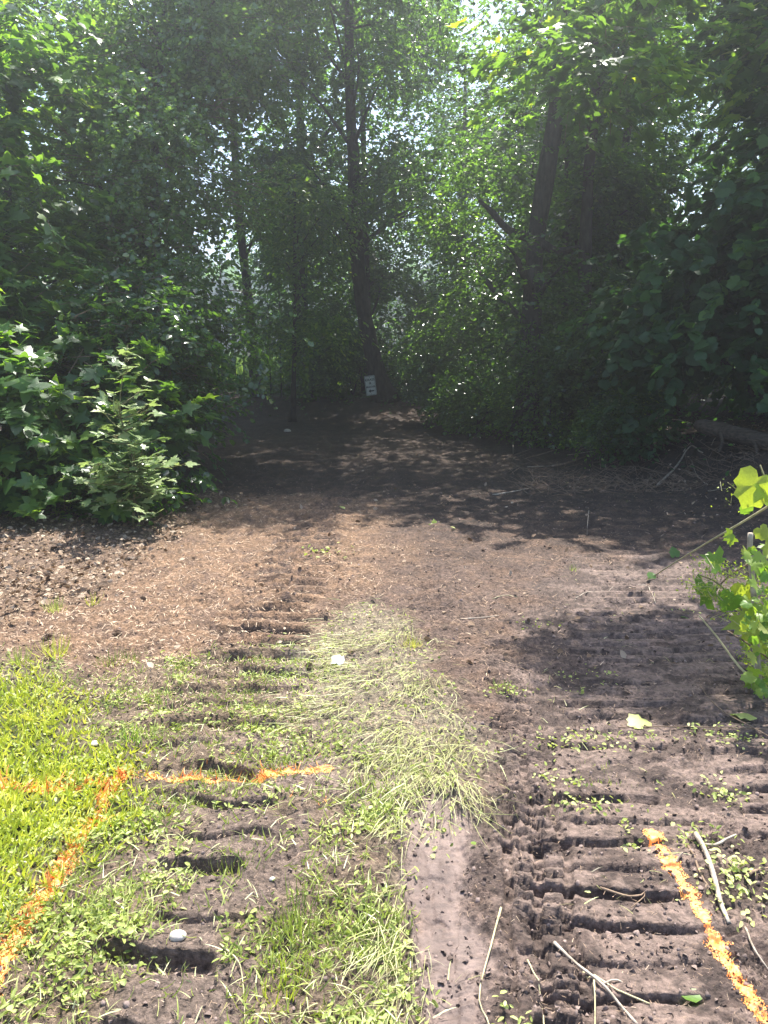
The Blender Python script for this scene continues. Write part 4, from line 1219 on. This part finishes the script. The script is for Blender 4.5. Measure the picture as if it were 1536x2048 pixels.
stick("pair of weathered branches lying along the foot of the log", [(1280, 858, .05), (1330, 860, .06), (1370, 875, .04), (1395, 880, .02)], .022, .012, 'stick', forks=[[(1330, 862, .05), (1360, 875, .03), (1388, 885)]])
stick("upright thin branch leaning against the shrub left of the log", [(1130, 872, .02), (1150, 835, .15), (1170, 790, .3)], .012, .006, 'stick')
stick("small pale stick resting in the sun patch in the shaded clearing", [(985, 990), (1020, 984, .01), (1058, 977)], .010, .005)
stick("dark root curling over the mud between the lug prints", [(1200, 1775), (1255, 1792, .01), (1290, 1790, .015), (1262, 1815, .01)], .0045, .002, 'twig', forks=[[(1270, 1795), (1310, 1785), (1335, 1770)]])
stick("short chip of wood stuck beside the top of the orange line", [(1352, 1725), (1360, 1712, .01), (1366, 1705, .02)], .005, .003, 'stick')
stick("long grass stalk pointing down from the swath into the soil ruts", [(440, 1888), (475, 1920, .01), (485, 1960), (490, 2050)], .003, .0015, 'straw_stem')
stick("brown crooked twig beside the mud at the right edge", [(1490, 1755), (1510, 1742, .02), (1540, 1735, .01)], .007, .004, 'twig')
stick("thin whip lying from the pale stick to the bottom right corner", [(1490, 1855), (1510, 1900, .01), (1545, 1950)], .004, .002, 'stick')

# dead wood along the bank
r = np.random.default_rng(700)
for i in range(44):
    px = r.uniform(1010, 1560); py = 860 + (px - 1000) * .05 + abs(r.normal(0, 40))
    a = r.uniform(-.5, 2.6); ln = r.uniform(20, 75)
    stick("thin dead stick in the tangle of brush on the shaded right bank", [(px, py), (px + ln * .5 * math.cos(a), py - ln * .3 * math.sin(a), r.uniform(.02, .12)), (px + ln * math.cos(a), py - ln * .6 * abs(math.sin(a)), r.uniform(.02, .2))],
          r.uniform(.005, .012), .003, 'stick' if i % 3 else 'twig', name="dead_stick", group="dead sticks in the brush on the right bank")


def log():
    P = [PT(1388, 848, 9.7), PT(1430, 858, 9.6), PT(1480, 870, 9.45), PT(1540, 884, 9.3), PT(1640, 905, 9.1)]
    path = smooth_path(P, 18)
    base = path[0].copy(); base[2] = gz(base[0], base[1])
    root = obj("fallen_log", None, label="weathered fallen log with a rounded broken end on the right bank", cat="log", loc=tuple(base))
    rad = np.linspace(.085, .12, 18); rad[0] = .04; rad[1] = .075
    V, F = tube(path - base, rad, 14, .12, 3)
    obj("log_trunk", mesh("log_trunk", V, F, M['bark_log'], smooth=True), root)
    for (a, b, Y), (c, d, Y2) in (((1440, 862, 9.5), (1438, 905, 9.35)), ((1505, 880, 9.3), (1512, 925, 9.2))):
        V, F = tube(smooth_path([PT(a, b, Y), (PT(a, b, Y) + PT(c, d, Y2)) / 2 + [.03, 0, 0], PT(c, d, Y2)], 6) - base, np.linspace(.03, .012, 6), 7, .2, 2)
        obj("branch_stub", mesh("branch_stub", V, F, M['bark_log'], smooth=True), root)


log()


def brush():
    r = np.random.default_rng(720); ac = Acc(); base = np.array([3.6, 9.2, 0.0])
    n = 700
    x = r.uniform(1.6, 6.2, n); y = 8.4 + (x - 1.6) * .15 + np.abs(r.normal(0, .9, n)); z = height(x, y)
    for i in range(n):
        a = r.uniform(0, 6.28); L = r.uniform(.12, .5); e = np.array([math.cos(a), math.sin(a) * .5, r.uniform(-.05, .55)]) * L
        p = np.array([x[i], y[i], z[i]]); V, F = tube(np.array([p, p + e * .5 + r.normal(0, .12, 3) * L, p + e]) - base, [.0045, .003, .0015], 3, cap=False)
        ac.add(V, F, r.random())
    obj("dead_brush", ac.mesh("dead_brush", M['twig']), kind="stuff", label="matted dead stalks and fine roots heaped on the shaded right bank", loc=tuple(base))


brush()


def rock(px, py, s, label, seed, mat='stone', name="stone", cat="stone"):
    r = np.random.default_rng(seed)
    u = np.linspace(0, math.pi, 9); v = np.arange(14) / 14 * 2 * math.pi
    V = np.stack([np.sin(u)[:, None] * np.cos(v), np.sin(u)[:, None] * np.sin(v), np.cos(u)[:, None] * np.ones(14)], -1).reshape(-1, 3)
    V = V * (1 + .14 * noise3(V * 1.3 + seed, 1.0, seed)[:, None]) * np.array(s)
    i = np.arange(8)[:, None] * 14; j = np.arange(14)[None]; j2 = (j + 1) % 14
    F = np.stack([i + j, i + 14 + j, i + 14 + j2, i + j2], -1).reshape(-1, 4)
    g = gpt(px, py, s[2] * .45)
    obj(name, mesh(name, V, F, M[mat], smooth=True), label=label, cat=cat, loc=tuple(g))


rock(356, 1871, (.024, .018, .013), "smooth white oval stone pressed into the dark rut at lower left", 1)
rock(8, 1815, (.020, .016, .012), "pale stone half hidden in the grass at the left edge", 2)
rock(545, 1758, (.010, .008, .006), "tiny pale pebble on the soil between ruts and weeds", 3)
rock(188, 1487, (.022, .018, .010), "flat pale stone in the bare patch beside the lawn", 4)
rock(575, 862, (.075, .05, .045), "small pale stone in the sun patch where the path bends", 5)


def paper():
    r = np.random.default_rng(9)
    g = gpt(676, 1322, .012)
    n = 12
    u, v = np.meshgrid(np.linspace(-1, 1, n), np.linspace(-1, 1, n))
    rad = 1 - .25 * np.abs(fbm(u * 2, v * 2, 3, 2))
    V = np.stack([u * .035 * rad, v * .05 * rad, .022 * fbm(u * 2.3, v * 2.3, 13, 3) + .012 * (1 - u * u) * (1 - v * v) + .006], -1).reshape(-1, 3)
    i = np.arange(n - 1)[:, None] * n; j = np.arange(n - 1)[None]
    F = np.stack([i + j, i + j + 1, i + n + j + 1, i + n + j], -1).reshape(-1, 4)
    obj("crumpled_paper", mesh("crumpled_paper", V, F, M['litter']), label="crumpled white scrap of paper on the flattened grass", cat="litter", loc=tuple(g))


paper()


def cone(px, py, ang, label):
    g = gpt(px, py, .016)
    root = obj("pine_cone", None, label=label, cat="pine cone", group="pine cones on the soil", loc=tuple(g))
    root.rotation_euler = (math.radians(80), 0, ang)
    V, F = tube(np.array([(0, 0, -.03), (0, 0, -.015), (0, 0, .005), (0, 0, .025), (0, 0, .034)]), [.006, .012, .012, .007, .002], 8)
    obj("core", mesh("core", V, F, M['cone'], smooth=True), root)
    ac = Acc()
    for k in range(46):
        t = k / 46; a = k * 2.4; z = -.028 + .058 * t; R = .019 * math.sin(math.pi * (.18 + .75 * t)) + .003
        d = np.array([math.cos(a), math.sin(a), .45]); P = np.array([[0, 0, z]])
        V, F, T = place(ROUND, P, d[None], np.array([[0, 0, 1.0]]), np.array([R * 1.1]), np.array([.5])); ac.add(V, F)
    obj("scales", ac.mesh("scales", M['cone']), root, kind="stuff")


cone(618, 1333, .6, "open brown pine cone just left of the white paper scrap")
cone(234, 1267, 1.4, "dark pine cone lying on the tan mulch at left")
cone(93, 1274, 2.2, "small dark pine cone lying furthest left on the tan mulch")


def fallen(px, py, s, label, tp, ang, mname='bright', tint=.6, tilt=(0, 0), name="fallen_leaf"):
    V, F = tp
    g = gpt(px, py, .012)
    o = obj(name, mesh(name, V, F, M[mname], np.full(len(V), tint)), label=label, cat="leaf", loc=tuple(g))
    o.rotation_euler = (tilt[0], tilt[1], ang); o.scale = (s, s, s)


fallen(1290, 1450, .095, "large pale green leaf lying flat above the long straight twig", GRAPE[0], .5, 'weed', .85, (.25, 0))
fallen(1500, 1427, .10, "crumpled pale leaf beside the right edge of the mud", GRAPE[2], 1.8, 'weed', .7, (.2, .3))
fallen(1405, 1998, .055, "bright green torn leaf between the two curved ruts at bottom right", ROUND, 1.2, 'bright', .5)
fallen(1350, 1113, .085, "upright blue green leaf at the edge of the deep shade", GRAPE[1], .3, 'vine', 1.0, (1.1, 0))
fallen(1304, 1157, .06, "small dull leaf under the bare twig", GRAPE[3], .2, 'vine', .9, (.8, 0))
fallen(1372, 1232, .07, "bluish leaf lying in the shadow patch", GRAPE[0], 2.4, 'vine', .9, (.3, 0))
fallen(872, 1052, .08, "bright leaf sprig standing in the sunlit soil beyond the ruts", MAPLE[1], .4, 'bright', .8, (.9, 0))
fallen(911, 1057, .05, "pale little leaf right of the bright sprig", OVATE, 1.4, 'weed', .9, (.4, 0))
fallen(690, 1018, .08, "pale leaf on the soil at the start of the shade", OVATE, .9, 'weed', .7, (.3, 0))
fallen(1205, 1622, .03, "small vivid green leaf pair in the mud left of the pale stick", DIAM, .9, 'bright', .3, (.6, 0))
fallen(1182, 1785, .02, "tiny yellow leaf on the mud beside the orange line", OVATE, 1.2, 'weed', .9)
fallen(950, 1690, .022, "tiny green leaf on the smooth mud strip", ROUND, .4, 'bright', .7)


def tuft(px, py, n, h, label, mname, seed, tint=.6, spread=.03, w=.004, group=None):
    r = np.random.default_rng(seed)
    g = gpt(px, py, -.004)
    P = np.stack([r.normal(0, spread, n), r.normal(0, spread, n), np.zeros(n)], -1)
    D = np.stack([P[:, 0] / spread * .35 + r.normal(0, .15, n), P[:, 1] / spread * .35 + r.normal(0, .15, n), np.ones(n)], -1)
    V, F, T = blades(P, D, norm(P * [1, 1, 0] + [0, -.01, .002] + r.normal(0, .01, (n, 3))), r.uniform(.5, 1, n) * h, r.uniform(.6, 1.2, n) * w, np.clip(r.normal(tint, .2, n), 0, 1))
    root = obj("grass_tuft", None, label=label, cat="grass tuft", group=group, loc=tuple(g))
    obj("blades", mesh("blades", V, F, M[mname], T), root, kind="stuff")


TG = "grass tufts standing on the bare soil"
tuft(110, 1222, 60, .10, "yellow green tuft alone among the brown leaves at left", 'weed', 1, .6, group=TG)
tuft(185, 1212, 16, .11, "thin two bladed tuft right of the yellow green one", 'lawn', 2, .6, .012, group=TG)
tuft(113, 1312, 70, .13, "tall tuft at the upper edge of the lawn", 'lawn', 3, .5, group=TG)
tuft(40, 1325, 60, .10, "tuft at the far left edge where lawn meets mulch", 'weed', 4, .5, group=TG)
tuft(225, 1330, 60, .09, "low olive tuft between the tall tuft and the weeds", 'weed', 5, .3, .04, group=TG)
tuft(262, 1322, 40, .08, "small dark tuft just right of the olive one", 'weed', 6, .2, group=TG)
tuft(335, 1425, 55, .10, "dark green tuft left of the middle ruts", 'wood', 7, .9, group=TG)
tuft(500, 1455, 45, .09, "olive tuft below the middle ruts", 'weed', 8, .2, group=TG)
tuft(262, 1478, 45, .07, "short tuft by the bare patch beside the lawn", 'wood', 9, .8, group=TG)
tuft(595, 1850, 110, .12, "large dark green tuft in the weeds left of the smooth mud", 'weed', 10, .1, .045, group=TG)
tuft(470, 1745, 90, .09, "dark flattened tuft at the head of the lower rut", 'weed', 11, .15, .05, group=TG)
tuft(560, 1990, 80, .09, "grassy tuft at the bottom edge left of centre", 'lawn', 12, .3, .05, group=TG)
tuft(820, 1290, 60, .06, "fresh green weed tuft inside the flattened swath", 'lawn', 13, .6, .03, group=TG)
tuft(1010, 1378, 40, .04, "flat green tuft right of the swath on the mud", 'weed', 14, .4, .04, group=TG)
tuft(1200, 1560, 120, .045, "mossy bright clump pressed into the mud right of the small ruts", 'weed', 15, .5, .05, group=TG)
tuft(1145, 1140, 20, .05, "tiny sprig at the edge of the deep shade", 'weed', 16, .4, .02, group=TG)


def weed_patch(px, py, n, rx, ry, label, seed, tint=.6, s=(.014, .03), mname='weed'):
    r = np.random.default_rng(seed)
    g = gpt(px, py, 0)
    x = r.normal(0, rx, n); y = r.normal(0, ry, n)
    z = height(x + g[0], y + g[1]) - g[2] + r.uniform(.004, .03, n)
    V, F, T = place(OVATE, np.stack([x, y, z], -1), r.normal(0, 1, (n, 3)) * [1, 1, .4], UP + r.normal(0, .5, (n, 3)), r.uniform(*s, n) * .8, np.clip(r.normal(tint, .2, n), 0, 1))
    root = obj("weed_patch", None, label=label, cat="weed", group="little weed patches on the mud", loc=tuple(g))
    obj("leaves", mesh("leaves", V, F, M[mname], T), root, kind="stuff")


weed_patch(1150, 1480, 120, .13, .05, "yellowish weed patch on the mud below the shadow", 21)
weed_patch(1120, 1590, 70, .05, .08, "trailing round leaved weed right of the small ruts", 22, .6)
weed_patch(1260, 1690, 26, .02, .04, "little weed sprig left of the orange line head", 23, .6)
weed_patch(1450, 1590, 60, .04, .05, "leafy weed sprig above the thick pale stick", 24, .6)
weed_patch(1460, 1740, 60, .05, .04, "round leaved pale weed right of the thick stick", 25, .95, (.018, .03))
weed_patch(1470, 1800, 80, .06, .05, "pale round leaved weed creeping over the lower end of the thick stick", 26, .95, (.018, .03))
weed_patch(1450, 1475, 90, .10, .05, "yellow green weed mat near the right edge", 27, .5)
weed_patch(1175, 1615, 50, .07, .02, "flat torn weed strip on the mud", 28, .8)
weed_patch(1010, 1395, 60, .05, .03, "green weed clump in front of the swath", 29, .4)
weed_patch(640, 1105, 40, .12, .10, "grey green weed sprig on the tan soil at the path head", 30, .6, (.02, .05))

# ------------------------------------------------------------------ grape shrub at the right edge, near the camera
def near_shrub():
    r = np.random.default_rng(800)
    Y0 = 3.35
    b = PT(1520, 1395, Y0); b[2] = gz(b[0], b[1])
    root = obj("grape_shrub", None, label="sunlit grape leaves and bud clusters on a pale broken stem at the right edge", cat="shrub", loc=tuple(b))
    def st(pts, r0, r1, mat, nm="stem", lab=None, n=10):
        P = smooth_path([PT(a, c, Y) for a, c, Y in pts], n)
        V, F = tube(P - b, np.linspace(r0, r1, n), 8, .1, 3)
        obj(nm, mesh(nm, V, F, M[mat], smooth=True), root, label=lab)
    st([(1520, 1400, Y0), (1514, 1320, Y0), (1508, 1200, Y0), (1500, 1100, Y0), (1501, 1066, Y0)], .017, .012, 'stick', "broken_stem", "pale barkless broken stem")
    st([(1310, 1151, 4.2), (1345, 1128, 4.0), (1420, 1082, 3.7), (1470, 1053, 3.5), (1540, 1010, 3.4), (1620, 950, 3.3)], .0035, .006, 'straw_stem', "bare_runner")
    st([(1398, 1231, 3.5), (1435, 1275, 3.45), (1480, 1335, 3.35), (1550, 1400, 3.2)], .004, .006, 'straw_stem')
    st([(1455, 1262, 3.5), (1500, 1290, 3.4), (1570, 1340, 3.3)], .004, .006, 'twig')
    st([(1462, 1228, 3.5), (1478, 1250, 3.5), (1482, 1270, 3.45), (1478, 1275, 3.4)], .005, .005, 'stick')
    st([(1418, 1195, 3.5), (1460, 1150, 3.45), (1520, 1115, 3.4), (1600, 1060, 3.3)], .003, .007, 'twig')
    st([(1640, 1420, 3.2), (1600, 1250, 3.25), (1560, 1050, 3.3), (1520, 930, 3.35)], .010, .004, 'stem')
    st([(1560, 1300, 3.3), (1500, 1240, 3.35), (1440, 1170, 3.4), (1400, 1150, 3.45)], .006, .003, 'stem')
    st([(1540, 1010, 3.35), (1490, 990, 3.4), (1455, 965, 3.4)], .004, .002, 'stem')
    P = []; D = []; S_ = []; T = []; Nn = []
    def lf(px, py, s, ang, t, Y=Y0, nrm=(0, -1, .5)):
        P.append(PT(px, py, Y)); D.append((math.cos(ang), r.normal(0, .2), math.sin(ang))); S_.append(s); T.append(t); Nn.append(np.array(nrm) + r.normal(0, .25, 3))
    lf(1518, 950, .17, -1.9, .95, 3.3, (-.6, -.7, .3)); lf(1530, 965, .13, -1.1, .7, 3.3); lf(1502, 1010, .06, -2.4, .3)
    lf(1440, 1130, .10, 2.6, .3, 3.4); lf(1400, 1190, .12, .3, .05, 3.45); lf(1470, 1190, .10, -2, .2, 3.35); lf(1520, 1245, .16, 3.3, .9, 3.3, (0, -.4, 1)); lf(1490, 1170, .11, -1.3, .8)
    lf(1465, 1067, .045, 3.6, .5, 3.5); lf(1462, 1075, .045, -1.6, .5, 3.5); lf(1520, 1055, .07, -1, .8); lf(1530, 1090, .07, -.6, .85)
    for i in range(255):
        px = 1478 + abs(r.normal(0, 62)) + 10; py = r.uniform(1090, 1385)
        if i % 4 == 0: px = r.uniform(1545, 1700); py = r.uniform(930, 1380)
        if px < 1500 and py > 1290: px += 20
        lf(px, py, r.uniform(.025, .068), r.uniform(0, 6.28), np.clip(r.normal(.6, .3), 0, 1), Y0 + r.normal(0, .16), (r.normal(0, .5), -.5, .9))
    leaf_objects(root, [GRAPE[0], MAPLE[0], GRAPE[2], MAPLE[2], MAPLE[1]], 'bright', np.array(P), np.array(D), np.array(Nn), np.array(S_), np.array(T))
    # small bud clusters along the thin shoots
    Pb = []
    for (a, c, d, e, n) in ((1380, 1170, 1470, 1195, 260), (1400, 1130, 1490, 1150, 220), (1440, 1210, 1500, 1240, 220), (1490, 1290, 1530, 1370, 260), (1455, 990, 1480, 1010, 12), (1445, 965, 1490, 980, 12), (1500, 1130, 1560, 1230, 200)):
        t = r.random(n); 
        for q in t:
            p = PT(a + (d - a) * q, c + (e - c) * q, 3.4) + r.normal(0, .028, 3); Pb.append(p)
    Pb = np.array(Pb); n = len(Pb)
    V, F, T = place(DIAM, Pb - b, r.normal(0, 1, (n, 3)), r.normal(0, 1, (n, 3)), r.uniform(.008, .018, n), np.clip(r.normal(.85, .15, n), 0, 1))
    obj("bud_clusters", mesh("bud_clusters", V, F, M['bright'], T), root, kind="stuff")
    ac = Acc()
    for p in Pb[::9]:
        V, F = tube(np.array([p - b, p - b + r.normal(0, .03, 3) + [.03, 0, -.02]]), [.0012, .002], 3, cap=False); ac.add(V, F)
    obj("fine_stalks", ac.mesh("fine_stalks", M['straw_stem']), root, kind="stuff")


near_shrub()

# ------------------------------------------------------------------ sign on the leaning tree
def sign():
    Y = 18.72
    c = PT(741, 771, Y)
    root = obj("trail_sign", None, label="small white rectangular sign with black lettering and left arrow on the leaning tree", cat="sign", loc=tuple(c))
    root.rotation_euler = (math.radians(90), math.radians(0), 0)
    root.rotation_mode = 'QUATERNION'
    q = Matrix.Rotation(math.radians(90), 4, 'X') @ Matrix.Rotation(math.radians(7.5), 4, 'Z')
    root.rotation_quaternion = q.to_quaternion()
    W, H = .255, .47
    def rr(w, h, rad, z0, z1):
        pts = []
        for cx, cy, a0 in ((w / 2 - rad, h / 2 - rad, 0), (-w / 2 + rad, h / 2 - rad, 90), (-w / 2 + rad, -h / 2 + rad, 180), (w / 2 - rad, -h / 2 + rad, 270)):
            for k in range(5):
                a = math.radians(a0 + k * 22.5); pts.append((cx + rad * math.cos(a), cy + rad * math.sin(a)))
        return pts
    import bmesh
    def slab(name, pts, z0, z1, mat, hole=None):
        bm = bmesh.new()
        if hole is None:
            f = bm.faces.new([bm.verts.new((a, b_, z0)) for a, b_ in pts])
            ex = bmesh.ops.extrude_face_region(bm, geom=[f])
        else:
            o_ = [bm.verts.new((a, b_, z0)) for a, b_ in pts]; i_ = [bm.verts.new((a, b_, z0)) for a, b_ in hole]
            n = len(pts)
            fs = [bm.faces.new((o_[k], o_[(k + 1) % n], i_[(k + 1) % n], i_[k])) for k in range(n)]
            ex = bmesh.ops.extrude_face_region(bm, geom=fs)
        bmesh.ops.translate(bm, verts=[v for v in ex['geom'] if isinstance(v, bmesh.types.BMVert)], vec=(0, 0, z1 - z0))
        bmesh.ops.recalc_face_normals(bm, faces=bm.faces)
        me = bpy.data.meshes.new(name); bm.to_mesh(me); bm.free(); me.materials.append(M[mat])
        return obj(name, me, root)
    slab("plate", rr(W, H, .03, 0, 0), 0, .003, 'sign')
    slab("border", rr(W - .022, H - .022, .024, 0, 0), .0032, .0042, 'ink', rr(W - .036, H - .036, .018, 0, 0))
    ax = .012; ay = -.13
    slab("arrow", [(ax - .075, ay), (ax - .025, ay + .042), (ax - .025, ay + .014), (ax + .065, ay + .014), (ax + .065, ay - .014), (ax - .025, ay - .014), (ax - .025, ay - .042)], .0034, .0048, 'ink')
    for s, y, sz in (("GRASS", .135, .062), ("&", .055, .060), ("BRANCHES", -.035, .040)):
        cu = bpy.data.curves.new("lettering", 'FONT'); cu.body = s; cu.size = sz * 1.25; cu.align_x = 'CENTER'; cu.align_y = 'CENTER'
        cu.extrude = .0006; cu.offset = .0012; cu.resolution_u = 2
        tmp = bpy.data.objects.new("tmp", cu); C.objects.link(tmp)
        me = bpy.data.meshes.new_from_object(tmp.evaluated_get(bpy.context.evaluated_depsgraph_get()))
        C.objects.unlink(tmp); bpy.data.objects.remove(tmp)
        me.materials.clear(); me.materials.append(M['ink']); me.name = "lettering"
        o = obj("lettering", me, root, loc=(0, y, .0042)); 
        if s == "BRANCHES": o.scale = (.86, 1.15, 1)
    for y in (.185, -.2):
        V, F = tube(np.array([(0, y, -.15), (0, y, .006), (0, y, .008)]), [.006, .009, .004], 8)
        obj("bolt", mesh("bolt", V, F, M['metal']), root)


sign()

# ------------------------------------------------------------------ air: haze volume added to stand in for the veil of lens glare
def haze():
    x0, x1, y0, y1, z0, z1 = -330, 330, -310, 310, -1.6, 18.0
    V = [(a, b, c) for a in (x0, x1) for b in (y0, y1) for c in (z0, z1)]
    F = [(0, 1, 3, 2), (4, 6, 7, 5), (0, 4, 5, 1), (2, 3, 7, 6), (0, 2, 6, 4), (1, 5, 7, 3)]
    m, nt, N, L, bs = new_mat("haze")
    N.remove(bs)
    v = N.new("ShaderNodeVolumePrincipled")
    v.inputs["Color"].default_value = (.93, .96, 1.0, 1); v.inputs["Density"].default_value = HAZE_DENSITY
    v.inputs["Anisotropy"].default_value = .78
    L.new(v.outputs[0], N["Material Output"].inputs["Volume"])
    obj("haze", mesh("haze", V, F, m), kind="stuff", label="pale haze added in the air to stand in for sun glare")


haze()
tot = sum(len(m.loops) - 2 * len(m.polygons) for m in bpy.data.meshes)
print("unique triangles", tot, "objects", len(bpy.data.objects))
